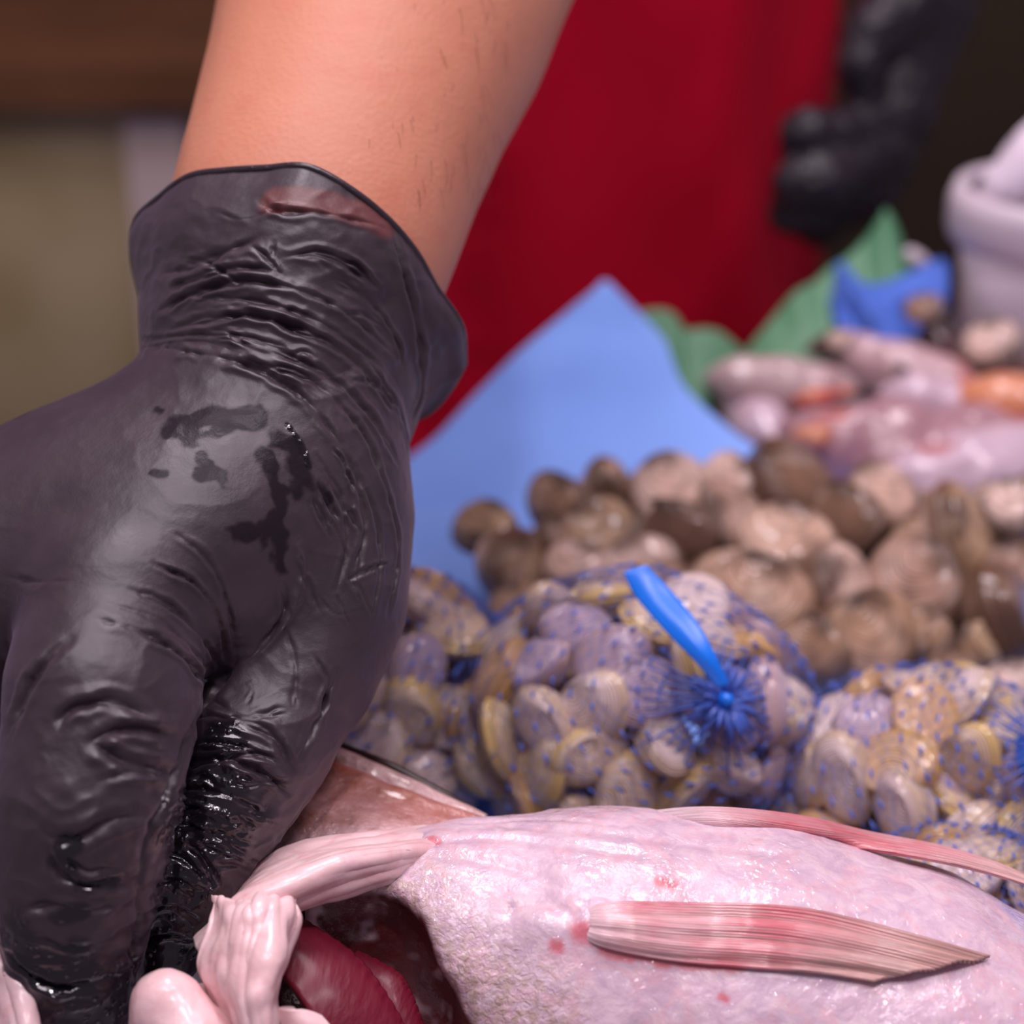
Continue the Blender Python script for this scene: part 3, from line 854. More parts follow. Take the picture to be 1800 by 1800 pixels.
# dark bony edge of the gill cover
Vt, ft = tube([P(*q) for q in ((600, 1312, .477), (690, 1348, .475), (770, 1390, .472), (858, 1438, .469))], [.0011, .0013, .0012, .0006], 8); link('bony_edge', Vt, ft, simple('dark_bone', (.04, .02, .02), .3), f_)
# near gill cover flap, white and folded
rows = [[(372, 1572, .412), (420, 1592, .403), (470, 1588, .402), (508, 1584, .408)],
        [(374, 1600, .408), (420, 1612, .398), (470, 1602, .397), (516, 1610, .404)],
        [(360, 1650, .404), (415, 1655, .394), (468, 1650, .393), (514, 1655, .402)],
        [(350, 1700, .402), (410, 1705, .391), (462, 1702, .390), (508, 1705, .400)],
        [(372, 1745, .401), (415, 1752, .389), (460, 1750, .388), (492, 1745, .399)],
        [(400, 1795, .400), (435, 1800, .387), (468, 1800, .387), (496, 1795, .398)],
        [(425, 1860, .400), (450, 1865, .388), (480, 1870, .388), (505, 1870, .398)]]
def fold2(S, T, G):
    q = np.stack([S * 5 + T * 1.2, T * 1.8, S * 0], -1)
    return .0035 * noise(q, 1, 8, 3) + .0006 * noise(G, 150, 3, 2)
f_ = sheet('gill_flap', rows, 90, 130, .0022, M_flap, fish, fold2); f_['label'] = 'pale folded gill flap hanging beside the thumb'
# lower jaw lip
jaw = [chain((300, 1770, .398, 48), (340, 1830, .396, 60), (380, 1900, .396, 62)), chain((255, 1800, .40, 30), (280, 1760, .398, 36), (300, 1752, .398, 38))]
jf = lambda p: sdf_chains(p, jaw, .006, .006)
c_ = P(320, 1820, .397); V, Fc = surface(jf, c_ - .025, c_ + .025, .0012); V, Fc = subdivide(V, Fc, 1); N = normals(V, Fc)
V = V + N * (.0007 * noise(V, 120, 5, 3))[:, None]
f_ = link('jaw', V, Fc, M_flap, fish); f_['label'] = 'rounded pink lower jaw'
# wet membrane between jaw and flap
rows = [[(330, 1728, .412), (360, 1730, .408), (390, 1735, .406)], [(340, 1770, .408), (370, 1775, .404), (400, 1780, .402)], [(350, 1830, .404), (390, 1835, .400), (430, 1840, .400)]]
sheet('mouth_membrane', rows, 30, 40, .002, M_cover, fish, lambda S, T, G: .0008 * noise(G, 120, 3, 2))
# far lip at the frame's left edge
rows = [[(-60, 1600, .42), (-10, 1590, .415), (18, 1600, .42)], [(-60, 1680, .412), (0, 1680, .402), (30, 1690, .41)], [(-50, 1740, .408), (20, 1745, .398), (52, 1755, .405)], [(-40, 1800, .404), (40, 1810, .394), (84, 1820, .402)], [(-30, 1870, .40), (60, 1880, .39), (110, 1890, .40)]]
f_ = sheet('upper_lip', rows, 50, 60, .002, M_flap, fish, fold2); f_['label'] = 'pink upper lip beside the fingertip'
# red gills inside the slit, serrated front edge
def gill(name, edge, base, lab, zz):
    n = 120; E = catmull(np.array(edge, float), n); B = catmull(np.array(base, float), n); rows = []
    for i in range(n):
        s = 7 * (abs(((i / n * 17) % 1) - .5)) * (.5 + R.random() * .5)
        nn = (E[i] - B[i]); nn = nn / np.linalg.norm(nn[:2])
        e = E[i] + nn * s * np.array([1, 1, 0])
        rows.append([tuple(e), tuple(E[i] * .85 + B[i] * .15 + np.array([0, 0, -zz * .4])), tuple((E[i] + B[i]) / 2 + np.array([0, 0, -zz * .5])), tuple(B[i])])
    V, Fc, at = sheet(name, rows, 24, n, .0025, None, ret=True)
    o = link(name, V, Fc, M_gill, fish, attrs=at); o['label'] = lab; return o
gill('gill', [(508, 1612, .418), (560, 1642, .416), (625, 1690, .413), (672, 1750, .410), (712, 1820, .408), (735, 1880, .408)],
     [(470, 1680, .408), (500, 1720, .404), (530, 1760, .400), (560, 1810, .398), (580, 1860, .398), (600, 1900, .398)], 'crimson gill with a serrated edge', .004)
gill('gill', [(625, 1678, .424), (690, 1712, .420), (712, 1740, .418), (735, 1800, .415), (760, 1880, .413)],
     [(600, 1720, .420), (640, 1750, .416), (670, 1790, .412), (700, 1850, .410), (720, 1900, .410)], 'darker inner gill', .003)
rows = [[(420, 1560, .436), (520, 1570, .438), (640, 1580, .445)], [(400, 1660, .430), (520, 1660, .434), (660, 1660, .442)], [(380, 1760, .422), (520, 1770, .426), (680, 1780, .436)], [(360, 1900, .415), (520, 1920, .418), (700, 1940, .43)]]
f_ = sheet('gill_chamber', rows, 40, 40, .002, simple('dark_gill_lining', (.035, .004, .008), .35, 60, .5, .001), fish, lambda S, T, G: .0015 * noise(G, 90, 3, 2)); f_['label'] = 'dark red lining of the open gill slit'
rows = [[(490, 1770, .398), (520, 1775, .396), (560, 1790, .398)], [(500, 1800, .397), (540, 1810, .395), (590, 1830, .397)], [(520, 1860, .397), (560, 1870, .395), (620, 1900, .397)]]
sheet('gill_arch', rows, 30, 30, .003, M_flap, fish)

# small fish tail tip at right
rows = [[(1735, 1592, .50), (1738, 1594, .50), (1742, 1598, .50)], [(1790, 1574, .50), (1792, 1590, .498), (1796, 1612, .497)], [(1860, 1566, .50), (1862, 1590, .496), (1866, 1622, .495)], [(1960, 1590, .50), (1960, 1605, .498), (1960, 1625, .497)]]
f_ = sheet('fish_tail', rows, 24, 40, .006, simple('brown_fish_skin', (.25, .12, .11), .25, 40, .3), None)
tag(f_, 'small brown fin tip poking out beside the big fish at the right edge', 'fish')

# ------------------------------------------------------------------ shells
def valve_mesh(name, L, Hh, D, mat, gap=0.0, sgn=1):
    nt, na = 15, 30; V = []; at_t = []; at_s = []
    ux, uy = -.12 * L, .80 * Hh
    for i in range(nt + 1):
        t = i / nt
        for j in range(na):
            a = j / na * 2 * math.pi
            ox = L * math.cos(a) * (1 + .08 * math.sin(a)); oy = Hh * math.sin(a) * (.92 if math.sin(a) > 0 else 1) + .05 * Hh
            k = t ** .85
            x = ux + (ox - ux) * k; y = uy + (oy - uy) * k
            z = D * (max(0, 1 - t ** 2.1) ** .62) * (1 - .32 * (1 - t) ** 2) * (1 + .02 * math.sin(a * 9)) + gap * (1 - (y / Hh * .5 + .5)) 
            V.append((x, y, sgn * z)); at_t.append(t); at_s.append(a / 6.283)
    f = []
    for i in range(nt):
        for j in range(na):
            k = (j + 1) % na; q = (i * na + j, i * na + k, (i + 1) * na + k, (i + 1) * na + j)
            f.append(q if sgn < 0 else q[::-1])
    me = bpy.data.meshes.new(name); me.from_pydata(V, [], f); me.shade_smooth()
    for n_, a_ in (('t', at_t), ('s', at_s)):
        at = me.attributes.new(n_, 'FLOAT', 'POINT'); at.data.foreach_set('value', a_)
    me.materials.append(mat); return me
def clam_proto(name, L, Hh, D, mat, gap):
    return (name, valve_mesh('valve', L, Hh, D, mat, gap, 1), valve_mesh('valve', L, Hh, D, mat, 0, -1))
cock = [clam_proto('clam', .0165, .0150, .0098, M_cockle, .0012), clam_proto('clam', .0185, .0150, .0090, M_cockle, .0), clam_proto('clam', .0160, .0155, .0110, M_cockle, .0)]
clams = [(tone, clam_proto('clam', L_, H_, D_, mt, 0)) for tone, mt in M_clams for L_, H_, D_ in ((.0128, .0097, .0056), (.0118, .0098, .0062))]
def put_clam(proto, loc, rot, s, label, group, cat='clam'):
    r = bpy.data.objects.new(proto[0], None); COL.objects.link(r); r.empty_display_size = .005
    r.location = loc; r.rotation_euler = rot; r.scale = (s, s, s); tag(r, label, cat, group)
    for me in proto[1:]:
        c = bpy.data.objects.new('valve', me); COL.objects.link(c); c.parent = r
    return r
def facing(nrm, spin):
    """rotation that turns local +Z to nrm and spins about it"""
    q = Vector(nrm).to_track_quat('Z', 'Y').to_matrix() @ Matrix.Rotation(spin, 3, 'Z')
    return q.to_euler()
TOCAM = -FWD
# loose clams: (u, v, half size px, tilt x, tilt y, spin, label)
LC = [
 (850, 935, 62, -.2, .9, .2, 'grey-brown clam alone at the left end of the loose heap'),
 (975, 885, 60, -.6, .3, .1, 'tan upright clam left of the pointed one on the heap'),
 (1075, 858, 62, 1.1, .5, 1.5, 'tan clam standing on edge, highest point of the heap before the blue paper'),
 (1185, 885, 82, .1, .6, .3, 'big olive tan clam with a yellow streak on top of the heap'),
 (1272, 850, 60, -.3, .8, -.3, 'small tan clam at the back against the blue paper corner'),
 (1392, 850, 78, .4, .8, .9, 'ribbed brown clam at the back beside the pink fillets'),
 (1290, 915, 66, .7, .5, 1.2, 'dark brown clam tucked behind the pale pair'),
 (1170, 955, 72, -.3, .2, .5, 'pale pinkish clam, front one of an overlapping pair'),
 (1225, 945, 62, .6, .2, .8, 'pale clam half hidden behind the other of the pair'),
 (1382, 972, 78, .1, .7, -.3, 'rounded tan clam above the big pale one'),
 (1315, 1068, 92, -.1, .15, -.2, 'largest pale pink clam in the middle of the heap'),
 (1478, 1035, 74, .3, .3, .9, 'tan clam leaning to the right of the large pale one'),
 (1605, 1035, 86, -.2, .5, -.5, 'domed tan clam with a dark gap at right centre'),
 (1692, 945, 76, .5, .4, .8, 'striped tan clam with dark lines near the right edge'),
 (1785, 900, 60, .2, .6, .1, 'brown clam cut by the right edge, highest there'),
 (1555, 885, 72, .3, .9, .3, 'dull brown clam below the pale fillet'),
 (1470, 925, 70, -.4, .6, .2, 'olive brown clam in the dark top row'),
 (1530, 1135, 88, .1, .2, .4, 'brown mottled clam just above the right net bag'),
 (1430, 1150, 66, -.3, .3, .2, 'small mauve clam between the middle bag and the brown one'),
 (1680, 1175, 52, .3, .2, .3, 'small pinkish clam above the right net bag'),
 (1785, 1010, 62, .2, .3, .4, 'yellowish clam cut by the right edge'),
 (1765, 1085, 88, .9, .5, 1.4, 'dark brown clam lying flat near the right edge'),
 (1785, 1215, 60, .1, .3, .2, 'tan clam at the right edge above the bag'),
 (905, 1005, 66, 1.1, .1, .1, 'dark brown clam seen edge-on above the left bags'),
 (1010, 1010, 64, -.2, .7, -.4, 'pale smooth clam just above the middle bag'),
 (905, 1065, 46, 0, .2, .2, 'small orange clam between the left and middle bags'),
 (1060, 950, 66, .2, .4, .7, 'pinkish clam in the middle of the left slope'),
 (1130, 1015, 66, -.2, .5, .8, 'orange-tan clam behind the tip of the blue strap'),
 (1185, 1050, 60, .4, .2, 1.0, 'tan clam under the blue strap'),
 (985, 950, 50, .7, .3, .4, 'dark clam in the hollow below the tall tan one'),
 (1680, 1060, 58, .8, .2, .4, 'dark shaded clam right of the domed one'),
 (1740, 1130, 56, .4, .2, .1, 'purple-brown clam low at the right edge'),
 (1620, 1120, 56, -.3, .4, .1, 'brown clam tucked right of the mottled one'),
 (1610, 960, 56, .3, .9, .3, 'brown clam behind the domed one'),
 (1730, 1230, 50, .2, .3, .4, 'small clam low at the right behind the net'),
]
def heap_d(u, v): return .70 - (v - 900) * .00022
for k, (u, v, s, tx, ty, sp, lab) in enumerate(LC):
    d = heap_d(u, v); p = P(u, v, d)
    n_ = -FWD + UP * ty * 1.3 + RIGHT * (tx * 1.5 + R.uniform(-.5, .5))
    put_clam(cock[k % 3], p, facing(n_, sp + R.uniform(-.2, .2)), s * d / F / .0165 * (1.25 if s > 65 else 1.05), lab, 'loose brown clams in the heap')
for k in range(150):          # deeper clams that fill the heap
    u = R.uniform(880, 1840); v = R.uniform(890 if u > 1000 else 970, 1260); d = heap_d(u, v) + R.uniform(.034, .055)
    p = P(u, v, d)
    if p[2] < .008: continue
    put_clam(cock[k % 3], p, facing((R.uniform(-.6, .6), R.uniform(-1, .2), R.uniform(.3, 1)), R.uniform(0, 6)), R.uniform(.85, 1.1),
             'shaded brown clam deep in the loose heap, under the top layer', 'shaded clams lower in the heap')

# ------------------------------------------------------------------ net bags of clams
def net_bag(c, rx, ry, rz, knot_dir, lab, glab, seed, knot=True, nth=26):
    """c world centre, radii, knot_dir: unit vector from the centre to the gathered neck"""
    rr = random.Random(seed); c = np.array(c); kd = np.array(knot_dir, float); kd /= np.linalg.norm(kd)
    a = np.cross(kd, [0, 0, 1.0]); a /= np.linalg.norm(a); b2 = np.cross(kd, a); rad = np.array([rx, ry, rz])
    def surf(th, ph, off=0):
        d = (kd[None] * np.cos(th)[:, None] + a[None] * (np.sin(th) * np.cos(ph))[:, None] + b2[None] * (np.sin(th) * np.sin(ph))[:, None])
        lump = 1 + .035 * noise(d * 3.1 + seed, 1, seed, 2) + (.13 * np.exp(-(th / .16) ** 2) if knot else 0)
        q = c + d * rad * lump[:, None] + d * off
        q[:, 2] = np.maximum(q[:, 2], .0008)
        return q
    base = np.array([c[0], c[1], 0.0])
    bag = empty('net_bag', base); tag(bag, lab, 'net bag', 'blue net bags of clams')
    mb = MB(); ths = np.linspace(.045, math.pi - .05, 84)
    for sgn in (1, -1):
        for i in range(nth):
            ph = i / nth * 2 * math.pi + sgn * 2.1 * (ths) + .08 * np.sin(ths * 9 + i)
            mb.add(*tube(surf(ths, ph, .0006), .00009, 3, False))
    mb.link('net_mesh', M_net, bag)
    mk = MB()
    for j in range(7, 80, 3):          # knitted knots: short dashes
        th = ths[j]
        for i in range(nth):
            if rr.random() < .25: continue
            ph = (i + .5 * (j % 2)) / nth * 2 * math.pi
            w_ = .0019 / max(.012, math.sin(th) * rx)
            pp = surf(np.full(4, th), ph + np.linspace(-w_, w_, 4), .0009)
            mk.add(*tube(pp, [.0001, .00050, .00050, .0001], 5))
    ko = mk.link('net_knots', M_net, bag); ko['kind'] = 'stuff'
    if knot:
        kb = MB(); tip = surf(np.array([.02]), np.array([0.0]))[0]
        for i in range(30):            # gathered ends flaring from the tie
            ph = i / 30 * 6.283; dr = a * math.cos(ph) + b2 * math.sin(ph)
            L = rr.uniform(.007, .013); pts = [tip - kd * .004, tip + dr * L * .4 + kd * .001, tip + dr * L + kd * rr.uniform(-.002, .004)]
            kb.add(*tube(catmull(np.array(pts), 6), [.0004, .0007, .0010, .0011, .0009, .0005], 4))
        for i in range(36):            # pleats running down from the neck
            ph = i / 36 * 6.283 + rr.uniform(-.05, .05); t_ = np.linspace(.05, rr.uniform(.28, .5), 6)
            kb.add(*tube(surf(t_, np.full(6, ph), .001), np.linspace(.0006, .0002, 6), 4))
        kb.link('gathered_neck', M_net, bag)
        mb2 = MB(); mb2.add(*tube([tip - kd * .003, tip, tip + kd * .0035], [.0024, .0026, .0015], 10)); mb2.link('clip', M_strap, bag)
    # clams packed under the net
    pts = []; tries = 0
    while len(pts) < 62 and tries < 5000:
        tries += 1
        d = np.array([rr.gauss(0, 1) for _ in range(3)]); d /= np.linalg.norm(d)
        if d @ (-FWD) < -.45 or d[2] < -.75: continue
        th = math.acos(max(-1, min(1, d @ kd)))
        q = c + d * (rad - .0075)
        if q[2] < .007 or (knot and th < .18): continue
        if all(np.linalg.norm(q - x) > .0135 for x, _ in pts): pts.append((q, d))
    nout = len(pts)
    for k in range(24):
        d = np.array([rr.gauss(0, 1) for _ in range(3)]); d /= np.linalg.norm(d)
        q = c + d * (rad - .019) * rr.uniform(.8, 1)
        if q[2] > .008: pts.append((q, d))
    for k, (q, d) in enumerate(pts):
        n_ = d + np.array([rr.uniform(-.8, .8) for _ in range(3)])
        tone, proto = clams[rr.choice([0, 1, 0, 1, 2, 3, 4, 5, 2, 3, 6, 7])]
        rel = q - c; x_, y_ = rel @ RIGHT / rx, rel @ UP / rz
        ver = ['lowest row', 'lower row', 'middle row', 'upper row', 'top row'][int(np.clip((y_ + 1) * 2.5, 0, 4))]
        hor = ['far left', 'left', 'centre', 'right', 'far right'][int(np.clip((x_ + 1) * 2.5, 0, 4))]
        if k >= nout: lab_ = 'clam deep inside the %s, behind the outer ones' % glab[0]
        else: lab_ = '%s clam in the %s, %s, %s%s' % (tone, glab[0], ver, hor, '' if rel @ FWD < 0 else ', rear')
        put_clam(proto, q, facing(n_, rr.uniform(0, 6.28)), rr.uniform(.92, 1.22), lab_, glab[1])
    return bag, surf
c0 = P(1110, 1262, .56); k0 = P(1278, 1222, .505)
bagm, _ = net_bag(c0, .0560, .046, .0455, k0 - c0, 'blue net bag of clams in the middle, tied with a bright blue strap', ('middle net bag', 'clams in the middle net bag'), 3)
tip = c0 + (k0 - c0) / np.linalg.norm(k0 - c0) * .0535
rows = [[P(1096, 1006, .512), P(1114, 1000, .512), P(1136, 994, .512)], [P(1118, 1050, .510), P(1146, 1044, .509), P(1176, 1036, .510)], [P(1172, 1112, .505), P(1198, 1104, .504), P(1226, 1096, .505)],
        [P(1222, 1162, .502), P(1240, 1156, .501), P(1256, 1150, .502)], [P(1262, 1208, .502), P(1272, 1207, .502), P(1282, 1203, .502)]]
sheet('tie_strap', [[tuple(x) for x in r_] for r_ in rows], 12, 40, .0010, M_strap, bagm, world=True)
c1 = P(700, 1235, .585)
net_bag(c1, .041, .042, .043, (-.3, -.3, .6), 'blue net bag of clams partly hidden behind the gloved thumb', ('left net bag', 'clams in the left net bag'), 11)
c2 = P(1625, 1400, .55); k2 = P(1830, 1320, .52)
bagr, _ = net_bag(c2, .0450, .042, .0395, k2 - c2, 'blue net bag of clams at the right with its neck at the frame edge', ('right net bag', 'clams in the right net bag'), 5)
rows = [[P(1785, 1300, .522), P(1800, 1290, .521), P(1815, 1285, .522)], [P(1790, 1345, .519), P(1808, 1340, .518), P(1826, 1335, .519)], [P(1815, 1390, .515), P(1830, 1385, .515), P(1845, 1380, .515)]]
sheet('tie_strap', [[tuple(x) for x in r_] for r_ in rows], 10, 16, .0010, M_strap, bagr, world=True)
c3 = P(1680, 1600, .505)
net_bag(c3, .036, .022, .024, (.6, -.2, .5), 'low blue net bag of clams between the upper fin and the right bag', ('low net bag', 'clams in the low net bag'), 8, knot=True, nth=26)

# ------------------------------------------------------------------ papers, leaves
rows = [[(1060, 500, .850), (1063, 496, .850), (1070, 499, .850)],
        [(1000, 545, .842), (1055, 545, .845), (1112, 540, .845)],
        [(920, 615, .832), (1040, 620, .836), (1165, 598, .838)],
        [(840, 690, .820), (1010, 700, .826), (1200, 680, .828)],
        [(770, 765, .810), (1000, 780, .812), (1275, 752, .815)],
        [(700, 830, .800), (990, 850, .798), (1360, 812, .802)],
        [(640, 930, .785), (980, 930, .780), (1440, 900, .785)]]
pp = sheet('paper_sheet', rows, 80, 80, .0006, M_blue, None, lambda S, T, G: .0035 * noise(G, 22, 5, 2) + .002 * np.sin(S * 9 + T * 4) * T)
tag(pp, 'light blue paper sheet standing on its corner behind the clams', 'paper')
rows = [[(-.16, .42, .0005), (.1, .42, .0005), (.4, .42, .0005)], [(-.16, .58, .0005), (.1, .58, .0005), (.4, .58, .0005)], [(-.16, .69, .0015), (.1, .69, .0005), (.4, .69, .0005)], [(-.15, .735, .012), (.1, .72, .004), (.4, .72, .001)]]
pp = sheet('paper_liner', rows, 90, 60, .0006, M_blue, None, lambda S, T, G: .001 * noise(G, 30, 5, 2), world=True)
tag(pp, 'blue paper liner spread flat under the clams and net bags', 'paper')

def leaf(name, edge, base, lab, seed):
    n = len(edge); rows = [[edge[i], tuple((np.array(edge[i]) * .6 + np.array(base[i]) * .4)), base[i]] for i in range(n)]
    o = sheet(name, rows, 14, 120, .0012, M_green, None, lambda S, T, G: .002 * noise(G, 30, seed, 2)); tag(o, lab, 'divider', 'green plastic dividers'); return o
leaf('plastic_leaf', [(1120, 550, .88), (1150, 545, .88), (1175, 548, .88), (1190, 560, .88), (1205, 580, .88), (1235, 578, .88), (1262, 582, .88), (1285, 598, .88), (1310, 620, .88)],
     [(1150, 760, .88), (1170, 750, .87), (1190, 745, .865), (1205, 740, .86), (1220, 740, .86), (1240, 735, .86), (1260, 720, .865), (1280, 700, .87), (1300, 690, .88)], 'green wavy-edged plastic leaf right behind the blue paper corner', 3)
leaf('plastic_leaf', [(1310, 625, .90), (1345, 578, .905), (1370, 545, .91), (1400, 512, .91), (1430, 495, .915), (1460, 470, .92), (1490, 452, .925), (1522, 420, .93), (1545, 385, .93), (1558, 368, .93), (1575, 395, .93), (1592, 440, .93), (1605, 480, .93)],
     [(1320, 650, .89), (1370, 650, .885), (1400, 645, .885), (1430, 640, .885), (1455, 632, .885), (1480, 620, .885), (1500, 600, .89), (1520, 590, .895), (1540, 570, .90), (1560, 550, .90), (1580, 545, .90), (1595, 540, .90), (1610, 540, .90)], 'tall green plastic leaf rising to a point below the second glove', 6)
rows = [[(1322, 600, .895), (1330, 596, .893), (1340, 592, .895)], [(1300, 660, .885), (1320, 655, .883), (1345, 655, .885)], [(1290, 700, .88), (1320, 700, .878), (1350, 700, .88)]]

# scrunched blue paper beside the bucket
def lump(name, chs, k, vox, mat, amp, fr, lab, cat, group=None, sub=1, kin=None, attrs=None, parent=None):
    pts = np.array([s[0] for c in chs for s in c] + [c[-1][1] for c in chs]); rm = max(max(s[2], s[3]) for c in chs for s in c) + .006
    V, Fc = surface(lambda p: sdf_chains(p, chs, k, kin or k), pts.min(0) - rm, pts.max(0) + rm, vox)
    V, Fc = subdivide(V, Fc, sub); N = normals(V, Fc)
    V = V + N * (amp * (1 - 2 * np.abs(noise(V, fr, 4, 2))) + amp * .4 * noise(V, fr * 3, 2, 2))[:, None]
    o = link(name, V, Fc, mat, parent); 
    if lab: tag(o, lab, cat, group)
    return o
rows = [[(1462, 540, .905), (1475, 470, .91), (1500, 478, .905), (1530, 500, .91), (1580, 490, .90), (1620, 465, .905), (1660, 450, .915)],
        [(1468, 560, .895), (1490, 500, .89), (1520, 525, .885), (1550, 520, .895), (1590, 520, .885), (1630, 500, .89), (1665, 480, .90)],
        [(1470, 575, .885), (1500, 560, .89), (1530, 550, .875), (1560, 560, .88), (1600, 550, .89), (1630, 530, .885), (1668, 510, .89)],
        [(1480, 600, .885), (1520, 600, .875), (1550, 600, .87), (1590, 605, .872), (1610, 590, .885), (1640, 560, .89), (1670, 540, .89)]]
m = Mat('deep_blue_paper', (.05, .14, .6), .7); m.set('Base Color', m.mix(m.noise(30, 2), (.035, .10, .45), (.09, .2, .72)))
pp = sheet('crumpled_paper', rows, 90, 40, .0008, m.m, None, lambda S, T, G: .004 * noise(G, 55, 3, 2)); tag(pp, 'crumpled deep blue paper left of the white bucket', 'paper')
lump('ice_cube', [chain((1600, 448, .925, 14), (1622, 462, .925, 14))], .003, .002, M_white, .0004, 90, 'small white lump between the green leaf and blue paper', 'ice')

# white bucket with a cloth on top
r = empty('bucket', P(1810, 620, .93)); tag(r, 'white plastic bucket with a flanged rim at the right edge', 'bucket')
bc = P(1815, 620, .93); bc[2] = 0
def lathe(prof, c, n=64):
    V = []; f = []
    for rr_, z in prof:
        for j in range(n):
            a = j / n * 6.28318; V.append((c[0] + rr_ * math.cos(a), c[1] + rr_ * math.sin(a), c[2] + z))
    m_ = len(prof)
    for i in range(m_ - 1):
        for j in range(n):
            k = (j + 1) % n; f.append((i * n + j, i * n + k, (i + 1) * n + k, (i + 1) * n + j))
    return V, f
mb = MB(); mb.add(*lathe([(.001, .002), (.034, .0), (.037, .004), (.0445, .082), (.0415, .082), (.034, .006), (.001, .006)], bc)); mb.link('tub', M_white, r)
mb = MB(); mb.add(*lathe([(.0415, .086), (.0445, .068), (.049, .069), (.0505, .074), (.0505, .087), (.048, .094), (.043, .095), (.0410, .092)], bc)); mb.link('rim', M_white, r)
T = bc + np.array([0, 0, .097])
lump('folded_cloth', [[(T + [-.028, -.01, 0], T + [.01, .0, .022], .012, .022)], [(T + [.0, 0, .01], T + [.03, .01, .045], .020, .018)]], .012, .003, M_towel, .002, 40,
     'white cloth heaped on top of the white bucket', 'cloth')

# ------------------------------------------------------------------ small fish and fillets on the ice
def fishskin(name, a, b_, red):
    m = Mat(name, a, .3); c = m.mix(m.noise(22, 3), a, b_); c = m.mix(m.ramp(m.noise(38, 3), [(.52, 0), (.64, .9)]), c, red)
    m.set('Base Color', c); m.set('Coat Weight', .5); m.set('Coat Roughness', .1); m.bump(m.noise(160, 3), .001); return m.m
M_sf = fishskin('small_fish_skin', (.40, .24, .24), (.62, .43, .47), (.55, .12, .08))
M_pale = fishskin('pale_flesh', (.52, .36, .43), (.66, .52, .62), (.50, .16, .14))
M_mau = fishskin('mauve_flesh', (.30, .14, .16), (.46, .27, .32), (.42, .10, .08))
M_orange = fishskin('orange_flesh', (.62, .20, .08), (.70, .32, .20), (.62, .06, .06))
M_gr = fishskin('grey_fish_skin', (.42, .28, .28), (.60, .45, .46), (.38, .2, .2))
f1 = lump('fish', [chain((1255, 665, .86, 16), (1300, 672, .855, 36), (1380, 680, .85, 42), (1450, 684, .85, 32), (1500, 684, .855, 12))], .012, .0025, M_gr, .0006, 60, 'small pink-grey fish lying on ice right of the blue paper', 'fish', 'small fish on the ice')
lump('belly_fin', [chain((1370, 706, .842, 9), (1430, 700, .838, 13), (1495, 686, .842, 8))], .006, .002, M_orange, .0005, 80, None, None, parent=f1)['label'] = 'orange-red belly streak'
f2 = lump('fish', [chain((1480, 600, .89, 18), (1520, 630, .88, 34), (1590, 652, .87, 42), (1660, 672, .865, 36), (1720, 700, .86, 22))], .012, .0025, M_sf, .0008, 60, 'small fish with a dark eye lying below the crumpled blue paper', 'fish', 'small fish on the ice')
Vt, ft = tube([P(1584, 648, .853), P(1584, 648, .858)], .0028, 14); link('eye', Vt, ft, simple('eye_black', (.02, .02, .02), .1), f2)
lump('fish', [chain((1560, 694, .85, 18), (1610, 700, .845, 36), (1680, 715, .845, 34), (1740, 735, .845, 22))], .01, .0025, M_pale, .0008, 60, 'pale fish piece in front of the fish with the dark eye', 'fish', 'small fish on the ice')
lump('fish', [chain((1700, 700, .84, 26), (1750, 705, .835, 40), (1800, 715, .835, 44), (1860, 730, .84, 30))], .01, .0025, M_orange, .0008, 60, 'orange-red fish head cut by the right edge', 'fish', 'small fish on the ice')
lump('fillet', [chain((1370, 775, .83, 24), (1450, 780, .82, 50), (1560, 790, .815, 60), (1680, 790, .815, 50))], .02, .003, M_mau, .004, 28, 'long mauve fillet lying on ice behind the clams', 'fillet', 'fillets on the ice')
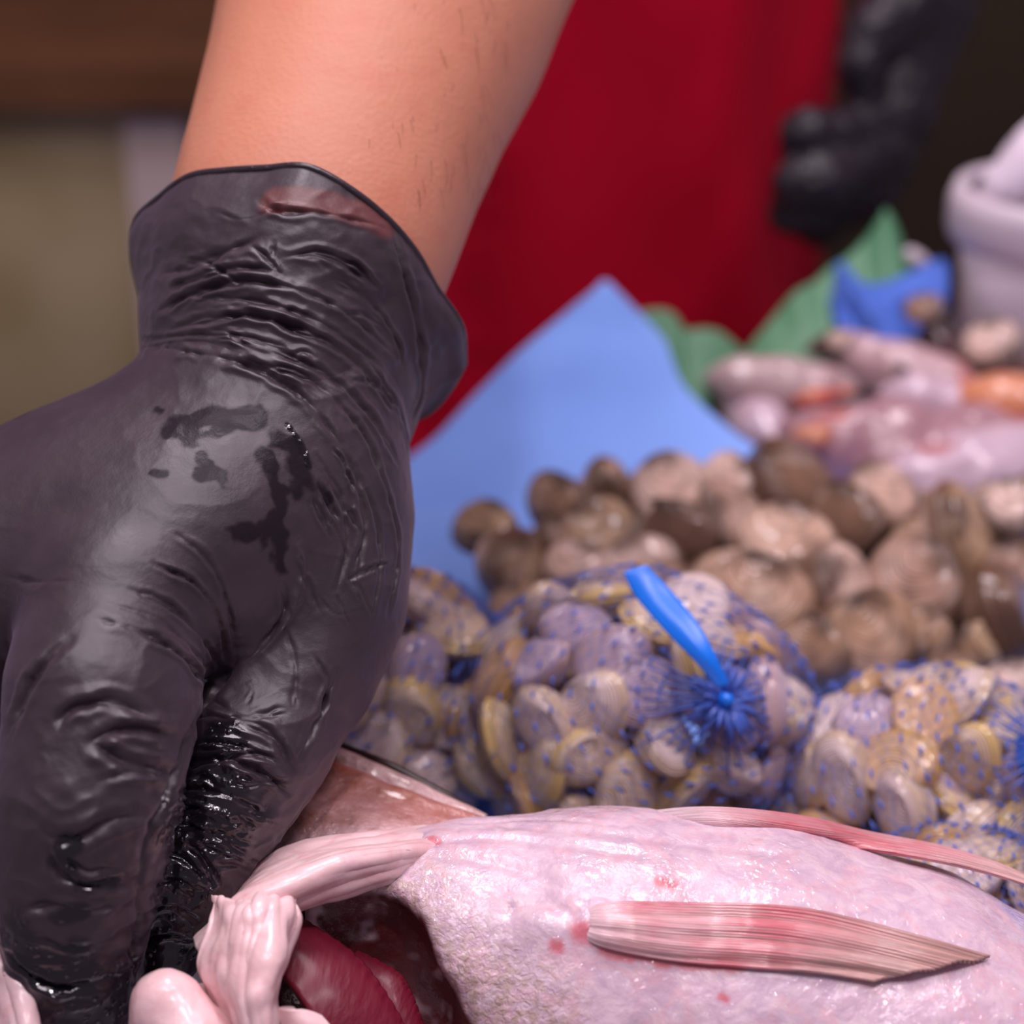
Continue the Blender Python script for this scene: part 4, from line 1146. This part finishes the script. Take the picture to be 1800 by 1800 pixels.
lump('fillet', [chain((1540, 865, .785, 22), (1630, 850, .785, 46), (1740, 835, .79, 50), (1860, 800, .80, 54))], .02, .003, M_pale, .004, 28, 'pale lilac fillet with red marks just behind the clams at the right', 'fillet', 'fillets on the ice')
lump('fillet', [chain((1560, 750, .83, 16), (1700, 770, .825, 34), (1850, 770, .82, 36))], .02, .003, M_mau, .003, 28, 'pale fillet below the orange fish head', 'fillet', 'fillets on the ice')
lump('fillet', [chain((1290, 710, .86, 16), (1340, 750, .84, 26), (1390, 810, .82, 22))], .02, .003, M_pale, .003, 30, 'whitish fillet end next to the blue paper edge', 'fillet', 'fillets on the ice')
lump('fish_liver', [chain((1405, 768, .80, 14), (1432, 770, .798, 18), (1450, 762, .80, 12))], .006, .002, M_orange, .0005, 60, 'small red scrap on the mauve fillet', 'scrap')
M_ds = fishskin('dark_fish_skin', (.05, .02, .02), (.12, .05, .05), (.2, .1, .08))
lump('fish', [chain((1420, 622, .89, 12), (1460, 612, .89, 20), (1520, 605, .895, 16)), ], .008, .0025, M_ds, .001, 60, 'dark fish scrap at the foot of the green leaf', 'fish', 'small fish on the ice')
lump('fish', [chain((1640, 590, .90, 22), (1690, 632, .89, 26), (1760, 650, .885, 22), (1830, 660, .885, 22))], .008, .003, M_ds, .001, 60, 'dark fish lying at the foot of the white bucket', 'fish', 'small fish on the ice')
for u, v, d, s, lab in ((1625, 545, .87, 34, 'tan clam on the crumpled blue paper'), (1745, 608, .86, 52, 'orange-tan clam at the foot of the white bucket'), (1480, 600, .875, 26, 'small pinkish clam at the foot of the green leaf')):
    put_clam(cock[1], P(u, v, d), facing(-FWD + UP * .4, .3), s * d / F / .0165, lab, None)

# neighbours that would read alike are told apart by height
same = {}
for o in scene.objects:
    if o.get('group', '').startswith('clams in the') and 'deep inside' not in o['label']: same.setdefault(o['label'], []).append(o)
for lab, os_ in same.items():
    if 1 < len(os_) < 4:
        os_.sort(key=lambda o: -float(np.dot(np.array(o.location), UP)))
        for o, w_ in zip(os_, ('the higher one', 'the lower one') if len(os_) == 2 else ('the highest one', 'the middle one', 'the lowest one')): o['label'] = lab + ', ' + w_
